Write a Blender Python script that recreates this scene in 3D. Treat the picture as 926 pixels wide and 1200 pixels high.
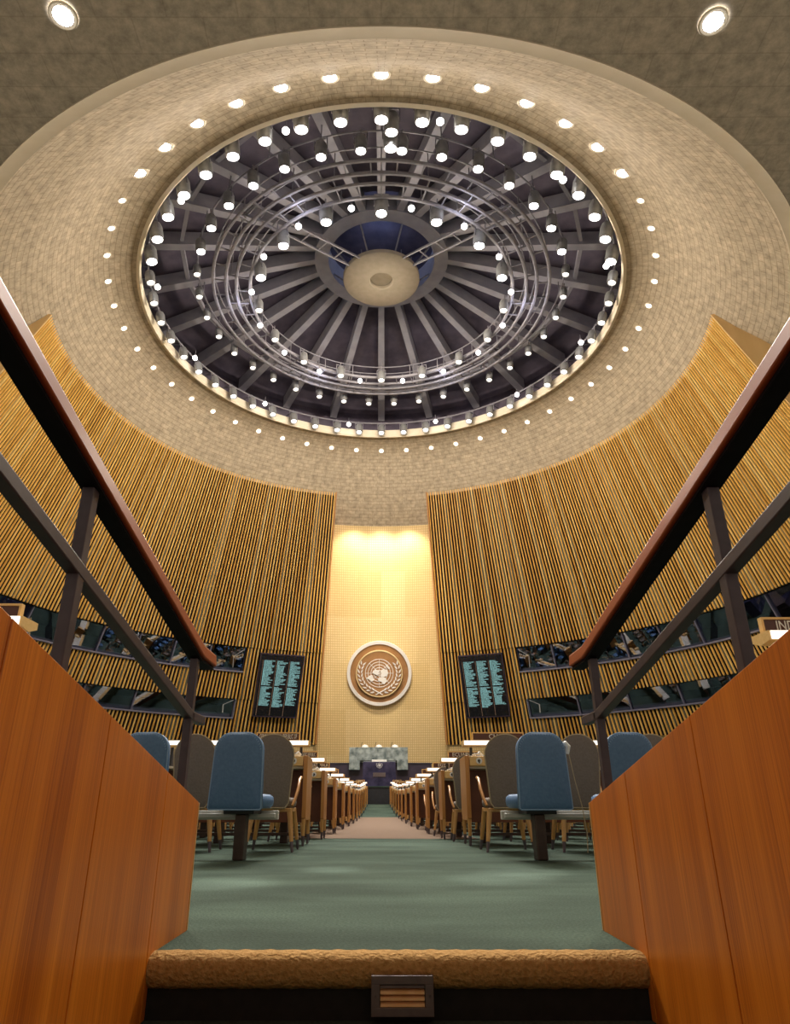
import bpy, math, random
from mathutils import Vector, Matrix
random.seed(7)
R = math.radians
for o in list(bpy.data.objects): bpy.data.objects.remove(o)
scn = bpy.context.scene
COL = scn.collection

# ------------------------------------------------------------------ camera, world, lights, exposure
CZ = 0.43
cam_d = bpy.data.cameras.new('camera'); cam = bpy.data.objects.new('camera', cam_d); COL.objects.link(cam)
cam.location = (0, 0, CZ); cam.rotation_euler = (R(90 + 23.16), 0, 0)
cam_d.sensor_fit = 'HORIZONTAL'; cam_d.sensor_width = 36.0; cam_d.lens = 36.0 * 795 / 926
cam_d.shift_x = 16.0 / 926; cam_d.clip_start = 0.05; cam_d.clip_end = 300
scn.camera = cam
scn.view_settings.view_transform = 'Standard'; scn.view_settings.look = 'None'
scn.view_settings.gamma = 1.0; scn.view_settings.use_curve_mapping = False
scn.view_settings.exposure = 0.08
w = bpy.data.worlds.new('world'); scn.world = w; w.use_nodes = True
w.node_tree.nodes['Background'].inputs[0].default_value = (1.0, 0.84, 0.66, 1)
w.node_tree.nodes['Background'].inputs[1].default_value = 0.50
CY = 24.9            # the dome's axis stands this far in front of the camera

def lamp(name, kind, loc, energy, color=(1, .93, .82), size=.3, target=None, angle=60, blend=.6, sy=None):
    d = bpy.data.lights.new(name, kind); d.energy = energy; d.color = color
    if kind == 'AREA':
        d.size = size
        if sy: d.shape = 'RECTANGLE'; d.size_y = sy
    else: d.shadow_soft_size = size
    if kind == 'SPOT': d.spot_size = R(angle); d.spot_blend = blend
    o = bpy.data.objects.new(name, d); COL.objects.link(o); o.location = loc
    if target is not None:
        o.rotation_euler = (Vector(target) - Vector(loc)).to_track_quat('-Z', 'Y').to_euler()
    return o

# rim spotlights thrown across the hall onto the opposite ceiling bowl and walls
for i in range(12):
    a = R(15 + 30 * i)
    lamp('rim_spot_light', 'SPOT', (7.8 * math.sin(a), CY + 7.8 * math.cos(a), CZ + 18.4), 5400, (1, .87, .70), .35,
         (-15 * math.sin(a), CY - 15 * math.cos(a), CZ + 13.5), 84, .9)
# spots that light the seats and the aisle
for i in range(10):
    a = R(36 * i + 18)
    lamp('dome_spot_light', 'SPOT', (5.4 * math.sin(a), CY + 5.4 * math.cos(a), CZ + 20.4), 6500, (1, .97, .92), .3,
         (11 * math.sin(a) * .7, CY - 3 + 11 * math.cos(a), 0), 70, .8)
lamp('dome_spot_light', 'SPOT', (0, 16.0, CZ + 19.3), 4500, (1, .93, .82), .25, (0, 3.6, 0), 30, .9)
for x in (-8.2, 8.2):      # rim spotlights onto the entrance
    lamp('entrance_spot_light', 'SPOT', (x, 19.6, CZ + 19.5), 8500, (1, .90, .74), .3, (-x * .09, 1.4, .2), 20, .9)
for (x, y, e, an) in ((-.9, 4.45, 26000, 1.8), (-.35, 5.3, 22000, 1.4), (.72, 4.7, 24000, 2.0), (.95, 5.1, 22000, 1.8), (.0, 8.6, 14000, 7)):
    lamp('pin_spot_light', 'SPOT', (x * 2, 17.2, CZ + 19.4), e, (1, .96, .9), .05, (x, y, 0), an, 1)
lamp('niche_spot_light', 'SPOT', (0, 30, CZ + 19.6), 5200, (1, .88, .66), .1, (0, 45.5, CZ + 4.3), 9, 1)
# inside the dome
for i in range(6):
    a = R(60 * i + 30)
    lamp('catwalk_light', 'POINT', (6.4 * math.sin(a), CY + 6.4 * math.cos(a), CZ + 20.5), 42, (.82, .84, 1), .2)
lamp('dome_void_fill', 'POINT', (0, CY, CZ + 25.4), 60, (.45, .6, 1), .2)  # unseen bluish fill, added to tint the black hub opening
# niche wall washers
for x in (-1.6, 0, 1.6):
    lamp('niche_cove_light', 'SPOT', (x, CY + 13.6, CZ + 15.6), 620, (1, .86, .62), .15, (x * 1.1, CY + 16.3, CZ + 12.4), 120, 1)
for x in (-2.2, 2.2):
    lamp('niche_wash_light', 'SPOT', (x, 28, CZ + 19.6), 6000, (1, .88, .68), .2, (x * .6, 43.6, CZ + 6.5), 34, .8)

# ------------------------------------------------------------------ materials
def newmat(name):
    m = bpy.data.materials.new(name); m.use_nodes = True
    nt = m.node_tree; return m, nt, nt.nodes['Principled BSDF']
def setp(b, color=None, rough=.6, metal=0, spec=.5):
    if color is not None: b.inputs['Base Color'].default_value = (*color, 1)
    b.inputs['Roughness'].default_value = rough; b.inputs['Metallic'].default_value = metal
    b.inputs['Specular IOR Level'].default_value = spec
def noise_mat(name, c1, c2, scale=8, rough=.6, metal=0, stretch=(1, 1, 1), bump=0, detail=4, spec=.5, lo=.3, hi=.7, space='Object'):
    m, nt, b = newmat(name); setp(b, c1, rough, metal, spec)
    tc = nt.nodes.new('ShaderNodeTexCoord'); mp = nt.nodes.new('ShaderNodeMapping'); mp.inputs['Scale'].default_value = stretch
    nz = nt.nodes.new('ShaderNodeTexNoise'); nz.inputs['Scale'].default_value = scale; nz.inputs['Detail'].default_value = detail
    cr = nt.nodes.new('ShaderNodeValToRGB')
    cr.color_ramp.elements[0].position = lo; cr.color_ramp.elements[1].position = hi
    cr.color_ramp.elements[0].color = (*c1, 1); cr.color_ramp.elements[1].color = (*c2, 1)
    L = nt.links.new
    L(tc.outputs[space], mp.inputs[0]); L(mp.outputs[0], nz.inputs['Vector']); L(nz.outputs['Fac'], cr.inputs[0]); L(cr.outputs[0], b.inputs['Base Color'])
    if bump:
        bp = nt.nodes.new('ShaderNodeBump'); bp.inputs['Strength'].default_value = bump; bp.inputs['Distance'].default_value = .02
        L(nz.outputs['Fac'], bp.inputs['Height']); L(bp.outputs[0], b.inputs['Normal'])
    return m
def emit_mat(name, color, strength):
    m = bpy.data.materials.new(name); m.use_nodes = True; nt = m.node_tree; nt.nodes.clear()
    e = nt.nodes.new('ShaderNodeEmission'); e.inputs[0].default_value = (*color, 1); e.inputs[1].default_value = strength
    o = nt.nodes.new('ShaderNodeOutputMaterial'); nt.links.new(e.outputs[0], o.inputs[0]); return m
def brick_mat(name, c1, c2, mortar, scale, bw, rh, rough=.8, msize=.012, nz_amt=.35):
    m, nt, b = newmat(name); setp(b, c1, rough, 0, .2)
    uv = nt.nodes.new('ShaderNodeUVMap'); br = nt.nodes.new('ShaderNodeTexBrick'); L = nt.links.new
    br.inputs['Color1'].default_value = (*c1, 1); br.inputs['Color2'].default_value = (*c2, 1); br.inputs['Mortar'].default_value = (*mortar, 1)
    br.inputs['Scale'].default_value = scale; br.inputs['Mortar Size'].default_value = msize
    br.inputs['Brick Width'].default_value = bw; br.inputs['Row Height'].default_value = rh; br.inputs['Bias'].default_value = 0
    nz = nt.nodes.new('ShaderNodeTexNoise'); nz.inputs['Scale'].default_value = 3.0; nz.inputs['Detail'].default_value = 8
    nz.inputs['Roughness'].default_value = .7
    L(uv.outputs[0], br.inputs['Vector']); L(uv.outputs[0], nz.inputs['Vector'])
    mr = nt.nodes.new('ShaderNodeMapRange'); mr.inputs[1].default_value = .3; mr.inputs[2].default_value = .7
    mr.inputs[3].default_value = 1 - nz_amt; mr.inputs[4].default_value = 1 + nz_amt
    mx = nt.nodes.new('ShaderNodeMix'); mx.data_type = 'RGBA'; mx.blend_type = 'MULTIPLY'; mx.inputs[0].default_value = 1
    L(nz.outputs['Fac'], mr.inputs[0]); L(br.outputs['Color'], mx.inputs[6]); L(mr.outputs[0], mx.inputs[7]); L(mx.outputs[2], b.inputs['Base Color'])
    bp = nt.nodes.new('ShaderNodeBump'); bp.inputs['Strength'].default_value = .08; bp.inputs['Distance'].default_value = .01
    L(br.outputs['Fac'], bp.inputs['Height']); bp.invert = True; L(bp.outputs[0], b.inputs['Normal'])
    return m
def wood_mat(name, c1, c2, dark, rough=.32):
    m, nt, b = newmat(name); setp(b, c1, rough, 0, .4)
    tc = nt.nodes.new('ShaderNodeTexCoord'); mp = nt.nodes.new('ShaderNodeMapping'); mp.inputs['Scale'].default_value = (130, 130, 1.2)
    mp2 = nt.nodes.new('ShaderNodeMapping'); mp2.inputs['Scale'].default_value = (9, 9, .5)
    n1 = nt.nodes.new('ShaderNodeTexNoise'); n1.inputs['Scale'].default_value = 1.5; n1.inputs['Detail'].default_value = 5
    n2 = nt.nodes.new('ShaderNodeTexNoise'); n2.inputs['Scale'].default_value = 1.2; n2.inputs['Detail'].default_value = 3
    cr = nt.nodes.new('ShaderNodeValToRGB'); cr.color_ramp.elements[0].position = .32; cr.color_ramp.elements[1].position = .72
    cr.color_ramp.elements[0].color = (*dark, 1); cr.color_ramp.elements[1].color = (*c2, 1)
    e = cr.color_ramp.elements.new(.5); e.color = (*c1, 1)
    L = nt.links.new
    ad = nt.nodes.new('ShaderNodeMath'); ad.operation = 'MULTIPLY_ADD'; ad.inputs[1].default_value = .5; 
    h = nt.nodes.new('ShaderNodeMath'); h.operation = 'MULTIPLY'; h.inputs[1].default_value = .5
    L(tc.outputs['Object'], mp.inputs[0]); L(tc.outputs['Object'], mp2.inputs[0]); L(mp.outputs[0], n1.inputs['Vector']); L(mp2.outputs[0], n2.inputs['Vector'])
    L(n2.outputs['Fac'], h.inputs[0]); L(n1.outputs['Fac'], ad.inputs[0]); L(h.outputs[0], ad.inputs[2]); L(ad.outputs[0], cr.inputs[0]); L(cr.outputs[0], b.inputs['Base Color'])
    return m

M = {}
M['cone'] = brick_mat('acoustic_plaster_blocks', (.46, .385, .285), (.43, .36, .265), (.30, .24, .17), 1.0, .50, .22, msize=.013)
M['outer'] = brick_mat('outer_plaster_blocks', (.46, .40, .31), (.445, .385, .30), (.39, .335, .26), 1.0, 1.5, .75, msize=.015)
M['lip'] = noise_mat('ceiling_lip', (.48, .41, .30), (.52, .45, .34), 2, .8)
M['cream'] = noise_mat('cream_rim', (.75, .66, .5), (.8, .72, .58), 3, .5)
M['gold1'] = noise_mat('gold_slat', (.78, .43, .085), (.92, .57, .15), 1.2, .42, 0, (4, 4, .6))
M['gold2'] = noise_mat('gold_slat_deep', (.64, .33, .06), (.80, .46, .10), 1.2, .42, 0, (4, 4, .6))
M['gold3'] = noise_mat('gold_slat_pale', (.84, .52, .13), (.95, .65, .22), 1.2, .42, 0, (4, 4, .6))
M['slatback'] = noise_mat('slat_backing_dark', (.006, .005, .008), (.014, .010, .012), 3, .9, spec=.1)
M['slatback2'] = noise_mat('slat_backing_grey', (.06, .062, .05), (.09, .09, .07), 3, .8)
M['endwood'] = noise_mat('end_panel_wood', (.62, .40, .16), (.70, .47, .21), 2, .5, 0, (1, 1, .2))
M['trimwood'] = noise_mat('niche_edge_wood', (.42, .19, .06), (.5, .25, .09), 3, .5)
M['steel'] = noise_mat('purple_brown_steel', (.035, .022, .030), (.055, .035, .045), 20, .45, .1)
M['railwood'] = noise_mat('handrail_wood', (.27, .052, .012), (.35, .08, .02), 6, .45, 0, (1, .2, 1), spec=.15)
M['blacksteel'] = noise_mat('black_steel', (.006, .004, .006), (.010, .007, .009), 20, .7, spec=.1)
M['panel'] = wood_mat('mahogany_veneer', (.58, .16, .010), (.76, .25, .022), (.34, .075, .005))
M['carpet'] = noise_mat('green_carpet', (.036, .055, .040), (.068, .096, .073), 90, .95, 0, (1, 1, 1), .5, 6, .1)
nt = M['carpet'].node_tree; pb0 = nt.nodes['Principled BSDF']; src = pb0.inputs['Base Color'].links[0].from_socket
tc = nt.nodes.new('ShaderNodeTexCoord'); mp = nt.nodes.new('ShaderNodeMapping'); mp.inputs['Scale'].default_value = (.7, 1.6, 1)
nz = nt.nodes.new('ShaderNodeTexNoise'); nz.inputs['Scale'].default_value = 1.3; nz.inputs['Detail'].default_value = 4
mr = nt.nodes.new('ShaderNodeMapRange'); mr.inputs[1].default_value = .35; mr.inputs[2].default_value = .68; mr.inputs[3].default_value = .78; mr.inputs[4].default_value = 1.35
mx = nt.nodes.new('ShaderNodeMix'); mx.data_type = 'RGBA'; mx.blend_type = 'MULTIPLY'; mx.inputs[0].default_value = 1
nt.links.new(tc.outputs['Object'], mp.inputs[0]); nt.links.new(mp.outputs[0], nz.inputs['Vector']); nt.links.new(nz.outputs['Fac'], mr.inputs[0])
nt.links.new(src, mx.inputs[6]); nt.links.new(mr.outputs[0], mx.inputs[7]); nt.links.new(mx.outputs[2], pb0.inputs['Base Color'])
M['runner'] = noise_mat('red_brown_carpet', (.145, .098, .07), (.20, .14, .10), 60, .95, 0, (1, 1, 1), .3, 6, .1)
M['nosing'] = noise_mat('tan_carpet', (.36, .20, .065), (.52, .31, .12), 70, .95, 0, (1, 1, 1), .8, 6, .1)
M['riser'] = noise_mat('black_riser', (.004, .004, .004), (.010, .010, .009), 40, .9)
M['grille'] = noise_mat('grille_metal', (.10, .075, .075), (.14, .105, .10), 30, .4, .3)
M['brass'] = noise_mat('grille_blade', (.75, .42, .18), (.85, .52, .26), 30, .35, .2)
M['blue'] = noise_mat('blue_vinyl', (.065, .14, .27), (.085, .175, .32), 40, .55, 0, (1, 1, 1), .12)
M['bluepipe'] = noise_mat('blue_piping', (.18, .30, .47), (.24, .36, .54), 90, .5)  # piping lightened: rim light on the chair tops is put into its colour
M['brown'] = noise_mat('taupe_upholstery', (.17, .135, .105), (.215, .17, .135), 60, .8, 0, (1, 1, 1), .15)
M['pipe'] = noise_mat('tan_piping', (.38, .29, .17), (.46, .36, .22), 60, .6)
M['oak'] = noise_mat('oak_legs', (.52, .26, .07), (.66, .36, .12), 6, .4, 0, (6, 6, .6))
M['desk'] = noise_mat('desk_veneer', (.42, .17, .035), (.54, .25, .065), 5, .38, 0, (6, 6, .6))
M['deskpale'] = noise_mat('pale_console_wood', (.72, .45, .16), (.80, .53, .22), 8, .4, 0, (1, 6, 6))
M['deskdark'] = noise_mat('modesty_panel', (.12, .035, .015), (.18, .055, .02), 5, .45)
M['ferrule'] = noise_mat('ferrule_metal', (.10, .075, .09), (.14, .11, .12), 20, .4, .4)
M['post'] = noise_mat('dark_post', (.045, .028, .024), (.07, .045, .035), 15, .35, .3)
M['beam'] = noise_mat('grey_beam', (.42, .42, .38), (.52, .51, .46), 6, .5)
M['white'] = noise_mat('white_plastic', (.75, .74, .70), (.82, .81, .78), 8, .4)
M['black'] = noise_mat('black_plastic', (.012, .012, .014), (.02, .02, .024), 8, .4)
M['top'] = noise_mat('desk_surface', (.62, .56, .44), (.70, .64, .52), 4, .45)
M['ledge'] = emit_mat('desk_lamp_diffuser', (1, .97, .88), 1.6)
M['sign'] = noise_mat('sign_maroon', (.075, .028, .022), (.095, .036, .028), 8, .5)
M['letter'] = noise_mat('white_letters', (.8, .8, .76), (.86, .86, .82), 8, .5)
M['marble'] = noise_mat('green_marble', (.10, .13, .13), (.36, .41, .40), 3.2, .2, 0, (1, 1, 1), 0, 9, .5, .35, .62)
M['navy'] = noise_mat('navy_marble', (.012, .012, .04), (.05, .045, .10), 3, .2, 0, (1, 1, 1), 0, 8)
M['plum'] = noise_mat('plum_dais', (.025, .016, .035), (.045, .03, .055), 2, .4)
M['dribs'] = noise_mat('dome_rib_paint', (.27, .26, .30), (.34, .33, .37), 2, .8)
M['dshell'] = noise_mat('dome_shell_concrete', (.06, .048, .075), (.12, .10, .135), 1.4, .9, 0, (1, 1, 1), .4, 8)
M['cat'] = noise_mat('catwalk_paint', (.20, .19, .22), (.26, .25, .28), 6, .6)
M['disc'] = noise_mat('dome_disc_plaster', (.43, .37, .275), (.49, .42, .325), 4, .8, 0, (1, 1, 1), .2)
M['can'] = noise_mat('spotlight_can', (.24, .24, .24), (.33, .33, .33), 5, .35, .3)
M['lens'] = emit_mat('spotlight_lens', (1, .95, .85), 6)
M['lens_hot'] = emit_mat('spotlight_lens_bright', (1, .96, .95), 40)
M['bulb'] = emit_mat('bare_bulb', (1, .95, .9), 10)
M['emb_brown'] = noise_mat('emblem_ground', (.30, .15, .06), (.36, .19, .08), 3, .5)
M['emb_white'] = noise_mat('emblem_white', (.72, .70, .70), (.78, .76, .76), 3, .5)
M['emb_gold'] = noise_mat('emblem_gilt', (.75, .60, .32), (.82, .68, .40), 3, .4, .2)
M['boardface'] = noise_mat('board_face', (.006, .006, .010), (.010, .009, .014), 4, .25)
M['boardtext'] = emit_mat('board_lamps', (.38, .74, .72), 1.05)
M['boarddot'] = emit_mat('board_dots', (.85, .5, .3), .35)
M['basewall'] = noise_mat('lower_wall_gold', (.40, .26, .09), (.48, .32, .12), 2, .5)
M['booth'] = noise_mat('booth_interior', (.012, .012, .016), (.02, .02, .026), 2, .9)
M['boothdesk'] = noise_mat('booth_desk_front', (.05, .07, .11), (.07, .09, .14), 3, .6)
M['sill'] = noise_mat('window_sill_paint', (.10, .10, .16), (.14, .14, .20), 3, .5)
# glass of the booths: thin pane that reflects the hall
m = bpy.data.materials.new('booth_glass'); m.use_nodes = True; nt = m.node_tree; nt.nodes.clear()
g = nt.nodes.new('ShaderNodeBsdfGlossy'); g.inputs['Roughness'].default_value = .01; g.inputs[0].default_value = (.66, .74, 1, 1)
t = nt.nodes.new('ShaderNodeBsdfTransparent'); t.inputs[0].default_value = (.5, .52, .55, 1)
mx = nt.nodes.new('ShaderNodeMixShader'); mx.inputs[0].default_value = .26; o = nt.nodes.new('ShaderNodeOutputMaterial')
nt.links.new(t.outputs[0], mx.inputs[1]); nt.links.new(g.outputs[0], mx.inputs[2]); nt.links.new(mx.outputs[0], o.inputs[0]); M['glass'] = m
# gold niche wall: perforated panels of slightly different tone
m, nt, b = newmat('perforated_gold_panels'); setp(b, (.8, .55, .2), .5, 0, .3); L = nt.links.new
uv = nt.nodes.new('ShaderNodeUVMap'); br = nt.nodes.new('ShaderNodeTexBrick'); br.inputs['Scale'].default_value = 1
br.inputs['Brick Width'].default_value = 1.5; br.inputs['Row Height'].default_value = 2.9; br.inputs['Mortar Size'].default_value = .0
br.inputs['Color1'].default_value = (.86, .68, .38, 1); br.inputs['Color2'].default_value = (.78, .59, .30, 1)
b2 = nt.nodes.new('ShaderNodeTexBrick'); b2.inputs['Scale'].default_value = 1; b2.offset = 0; b2.inputs['Brick Width'].default_value = .135; b2.inputs['Row Height'].default_value = .15
b2.inputs['Mortar Size'].default_value = .022; b2.inputs['Color1'].default_value = (1, 1, 1, 1); b2.inputs['Color2'].default_value = (.93, .93, .93, 1); b2.inputs['Mortar'].default_value = (.76, .70, .60, 1)
mx = nt.nodes.new('ShaderNodeMix'); mx.data_type = 'RGBA'; mx.blend_type = 'MULTIPLY'; mx.inputs[0].default_value = 1
L(uv.outputs[0], br.inputs[0]); L(uv.outputs[0], b2.inputs[0]); L(br.outputs[0], mx.inputs[6]); L(b2.outputs[0], mx.inputs[7]); L(mx.outputs[2], b.inputs['Base Color'])
M['niche'] = m

# ------------------------------------------------------------------ mesh helpers
class MB:
    def __init__(s): s.v = []; s.f = []; s.m = []; s.uv = None
    def add(s, vs, fs, mi=0):
        n = len(s.v); s.v += [tuple(p) for p in vs]
        for f in fs: s.f.append([i + n for i in f]); s.m.append(mi)
        return s
    def hexa(s, p, mi=0):      # p: 8 points, bottom 4 then top 4
        return s.add(p, [(0, 3, 2, 1), (4, 5, 6, 7), (0, 1, 5, 4), (1, 2, 6, 5), (2, 3, 7, 6), (3, 0, 4, 7)], mi)
    def box(s, x0, x1, y0, y1, z0, z1, mi=0):
        return s.hexa([(x0, y0, z0), (x1, y0, z0), (x1, y1, z0), (x0, y1, z0), (x0, y0, z1), (x1, y0, z1), (x1, y1, z1), (x0, y1, z1)], mi)
    def bar(s, a, b, wx, wz, mi=0, up=(0, 0, 1)):   # rectangular bar from a to b
        a = Vector(a); b = Vector(b); d = (b - a).normalized(); u = Vector(up)
        if abs(d.dot(u)) > .98: u = Vector((0, 1, 0))
        r = d.cross(u).normalized() * wx / 2; q = r.cross(d).normalized() * wz / 2
        return s.hexa([a - r - q, a + r - q, b + r - q, b - r - q, a - r + q, a + r + q, b + r + q, b - r + q], mi)
    def tube(s, pts, rad, n=8, mi=0, cap=True):
        pts = [Vector(p) for p in pts]; base = len(s.v); k = len(pts)
        rads = rad if isinstance(rad, (list, tuple)) else [rad] * k
        prev = None
        for i, p in enumerate(pts):
            d = (pts[min(i + 1, k - 1)] - pts[max(i - 1, 0)]).normalized()
            if prev is None:
                u = Vector((0, 0, 1)) if abs(d.z) < .9 else Vector((1, 0, 0)); x = d.cross(u).normalized()
            else: x = (prev - d * prev.dot(d)).normalized()
            prev = x; y = d.cross(x)
            for j in range(n):
                a = 2 * math.pi * j / n; s.v.append(tuple(p + (x * math.cos(a) + y * math.sin(a)) * rads[i]))
        for i in range(k - 1):
            for j in range(n):
                s.f.append([base + i * n + j, base + i * n + (j + 1) % n, base + (i + 1) * n + (j + 1) % n, base + (i + 1) * n + j]); s.m.append(mi)
        if cap:
            s.f.append([base + j for j in range(n)][::-1]); s.m.append(mi); s.f.append([base + (k - 1) * n + j for j in range(n)]); s.m.append(mi)
        return s
    def ring(s, c, r, rad, seg=96, n=6, mi=0):      # closed horizontal tube ring
        base = len(s.v)
        for i in range(seg):
            a = 2 * math.pi * i / seg
            for j in range(n):
                b = 2 * math.pi * j / n; rr = r + rad * math.cos(b); s.v.append((c[0] + rr * math.sin(a), c[1] + rr * math.cos(a), c[2] + rad * math.sin(b)))
        for i in range(seg):
            for j in range(n):
                i2 = (i + 1) % seg; s.f.append([base + i * n + j, base + i * n + (j + 1) % n, base + i2 * n + (j + 1) % n, base + i2 * n + j]); s.m.append(mi)
        return s
    def lathe(s, prof, c=(0, 0, 0), seg=24, mi=0, a0=0, a1=360, axis=None):
        base = len(s.v); closed = abs(a1 - a0) >= 360; n = seg if closed else seg + 1
        for i in range(n):
            a = R(a0 + (a1 - a0) * i / seg)
            for (r, z) in prof: s.v.append((c[0] + r * math.sin(a), c[1] + r * math.cos(a), c[2] + z))
        k = len(prof)
        for i in range(seg):
            i2 = (i + 1) % n
            for j in range(k - 1): s.f.append([base + i * k + j, base + i * k + j + 1, base + i2 * k + j + 1, base + i2 * k + j]); s.m.append(mi)
        return s
    def prism(s, poly, fn, mi=0):  # poly list of (u,v); fn(u,v,w) -> point, w in 0/1
        n = len(poly); a = [fn(u, v, 0) for u, v in poly]; b = [fn(u, v, 1) for u, v in poly]
        return s.add(a + b, [list(range(n))[::-1], [n + i for i in range(n)]] + [[i, (i + 1) % n, n + (i + 1) % n, n + i] for i in range(n)], mi)
    def build(s, name, mats, parent=None, smooth=False, bevel=0, mw=None, angle=40):
        me = bpy.data.meshes.new(name); me.from_pydata(s.v, [], s.f)
        if not isinstance(mats, (list, tuple)): mats = [mats]
        for q in mats: me.materials.append(q)
        me.polygons.foreach_set('material_index', s.m)
        if s.uv:
            l = me.uv_layers.new(name='UVMap')
            for lp in me.loops: l.data[lp.index].uv = s.uv[lp.vertex_index]
        me.validate(); me.update()
        if smooth:
            me.polygons.foreach_set('use_smooth', [True] * len(me.polygons))
            if hasattr(me, 'set_sharp_from_angle'): me.set_sharp_from_angle(angle=R(angle))
        ob = bpy.data.objects.new(name, me); COL.objects.link(ob)
        if bevel:
            bm = ob.modifiers.new('bevel', 'BEVEL'); bm.width = bevel; bm.segments = 2; bm.limit_method = 'ANGLE'
        if parent is not None: ob.parent = parent
        if mw is not None: ob.matrix_world = mw
        return ob
def tag(o, label, cat, group=None, kind=None):
    o['label'] = label; o['category'] = cat
    if group: o['group'] = group
    if kind: o['kind'] = kind
    return o
def struct(o, label=None, cat='wall'):
    o['kind'] = 'structure'
    if label: o['label'] = label; o['category'] = cat
    return o
def empty(name, loc=(0, 0, 0), rz=0):
    o = bpy.data.objects.new(name, None); COL.objects.link(o); o.location = loc; o.rotation_euler = (0, 0, rz); o.empty_display_size = .2; return o
def copy_tree(o, parent=None):
    c = o.copy(); COL.objects.link(c)
    if parent is not None: c.parent = parent; c.matrix_parent_inverse = o.matrix_parent_inverse.copy()
    for ch in KIDS.get(o.name, []) or []: copy_tree(ch, c)
    return c
KIDS = {}
def register(o):
    kids = [c for c in bpy.data.objects if c.parent == o]
    KIDS[o.name] = kids
    for k in kids: register(k)
TEXTS = {}
def text_mesh(s, size, mat, name, align='CENTER', extrude=.002, width=None):
    key = (s, size, align, mat.name)
    if key not in TEXTS:
        c = bpy.data.curves.new('t', 'FONT'); c.body = s; c.size = size; c.align_x = align; c.align_y = 'CENTER'; c.extrude = extrude; c.resolution_u = 2
        o = bpy.data.objects.new('t', c); COL.objects.link(o); bpy.context.view_layer.update()
        dg = bpy.context.evaluated_depsgraph_get(); me = bpy.data.meshes.new_from_object(o.evaluated_get(dg)); me.name = name
        bpy.data.objects.remove(o); me.materials.clear(); me.materials.append(mat); TEXTS[key] = me
    me = TEXTS[key]; ob = bpy.data.objects.new(name, me); COL.objects.link(ob)
    if width:
        xs = [v.co.x for v in me.vertices]; wd = max(xs) - min(xs)
        if wd > width: ob.scale = (width / wd, 1, 1)
    return ob
def pol(r, deg, z):            # point about the dome axis, angle measured from straight ahead to the right
    a = R(deg); return (r * math.sin(a), CY + r * math.cos(a), CZ + z)

# ------------------------------------------------------------------ floor
FP = [(2.5, 0), (8.2, 0), (11, -.06), (13.5, -.09), (16, -.10), (18.5, -.12), (24, -.12), (29, -.05), (34, .15), (37.6, .33), (60, .33)]
def fz(y):
    if y <= FP[0][0]: return 0.0
    for (a, za), (b, zb) in zip(FP, FP[1:]):
        if y <= b: return za + (zb - za) * (y - a) / (b - a)
    return FP[-1][1]
fb = MB()
ys = [2.47 + .35 * i for i in range(150)]
for y in ys: fb.v += [(-24, y, fz(y)), (24, y, fz(y))]
for i in range(len(ys) - 1): fb.f.append([2 * i, 2 * i + 1, 2 * i + 3, 2 * i + 2]); fb.m.append(0)
n = len(fb.v); fb.v += [(-24, 2.47, -.3), (24, 2.47, -.3), (24, ys[-1], -.3), (-24, ys[-1], -.3)]
fb.f.append([n, n + 3, n + 2, n + 1]); fb.m.append(0)
struct(fb.build('floor', M['carpet']), 'green carpeted floor of the hall', 'floor')
lf = MB().box(-4, 4, -3, 2.46, -.27, -.17)
struct(lf.build('floor_lower', M['carpet']), 'dark green carpet below the step', 'floor')
# red-brown carpet of the aisle
rb = MB(); yy = [11 + .4 * i for i in range(41)]
def hw(y): return 1.35 - .02 * (y - 11)
for i, y in enumerate(yy): rb.v += [(-hw(y), y + (.05 if i else 0), fz(y) + .006), (hw(y) + .05, y - (.0 if i else .25), fz(y) + .006)]
for i in range(40): rb.f.append([2 * i, 2 * i + 1, 2 * i + 3, 2 * i + 2]); rb.m.append(0)
tag(rb.build('aisle_carpet', M['runner']), 'red-brown carpet strip along the middle aisle between the desks', 'carpet')

# the step: rounded tan carpet nosing, black riser, grille
st = empty('carpeted_step', (0, 2.45, -.17))
nb = MB(); prof = []
for i in range(9):
    a = R(90 + 180 * i / 8 * .92); prof.append((2.47 + .045 * math.cos(a) * 1.0, -.036 + .039 * math.sin(a) - (.0 if i < 5 else .004 * (i - 4))))
prof = [(2.50, .004)] + prof + [(2.47, -.085)]
nseg = 60
for i in range(nseg + 1):
    x = -.745 + 1.59 * i / nseg; e = min(i, nseg - i); k = 1 if e > 1 else (.72 if e == 0 else .93)
    for (y, z) in prof: nb.v.append((x, 2.47 + (y - 2.47) * k + .001 * math.sin(i * 1.7), -.04 + (z + .04) * k + .0015 * math.sin(i * 2.3 + y * 90)))
kk = len(prof)
for i in range(nseg):
    for j in range(kk - 1): nb.f.append([i * kk + j, i * kk + j + 1, (i + 1) * kk + j + 1, (i + 1) * kk + j]); nb.m.append(0)
nb.f.append(list(range(kk))); nb.m.append(0); nb.f.append([nseg * kk + j for j in range(kk)][::-1]); nb.m.append(0)
def relparent(ob, p):
    ob.parent = p; ob.matrix_parent_inverse = Matrix.Translation(p.location).inverted() if p.rotation_euler.z == 0 else p.matrix_basis.inverted(); return ob
o = nb.build('nosing', M['nosing'], smooth=True, angle=70); relparent(o, st); o['label'] = 'rounded tan carpet nosing'
o = MB().box(-.76, .86, 2.462, 2.485, -.17, -.05).build('riser', M['riser']); relparent(o, st); o['label'] = 'black riser'
tag(st, 'carpeted step with a rounded tan edge above a black riser', 'step')
vg = empty('vent_grille', (0.055, 2.42, -.168))
fr = MB()
x0, x1, z0, z1 = -.03, .155, -.148, -.046; y0, y1 = 2.405, 2.418
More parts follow.
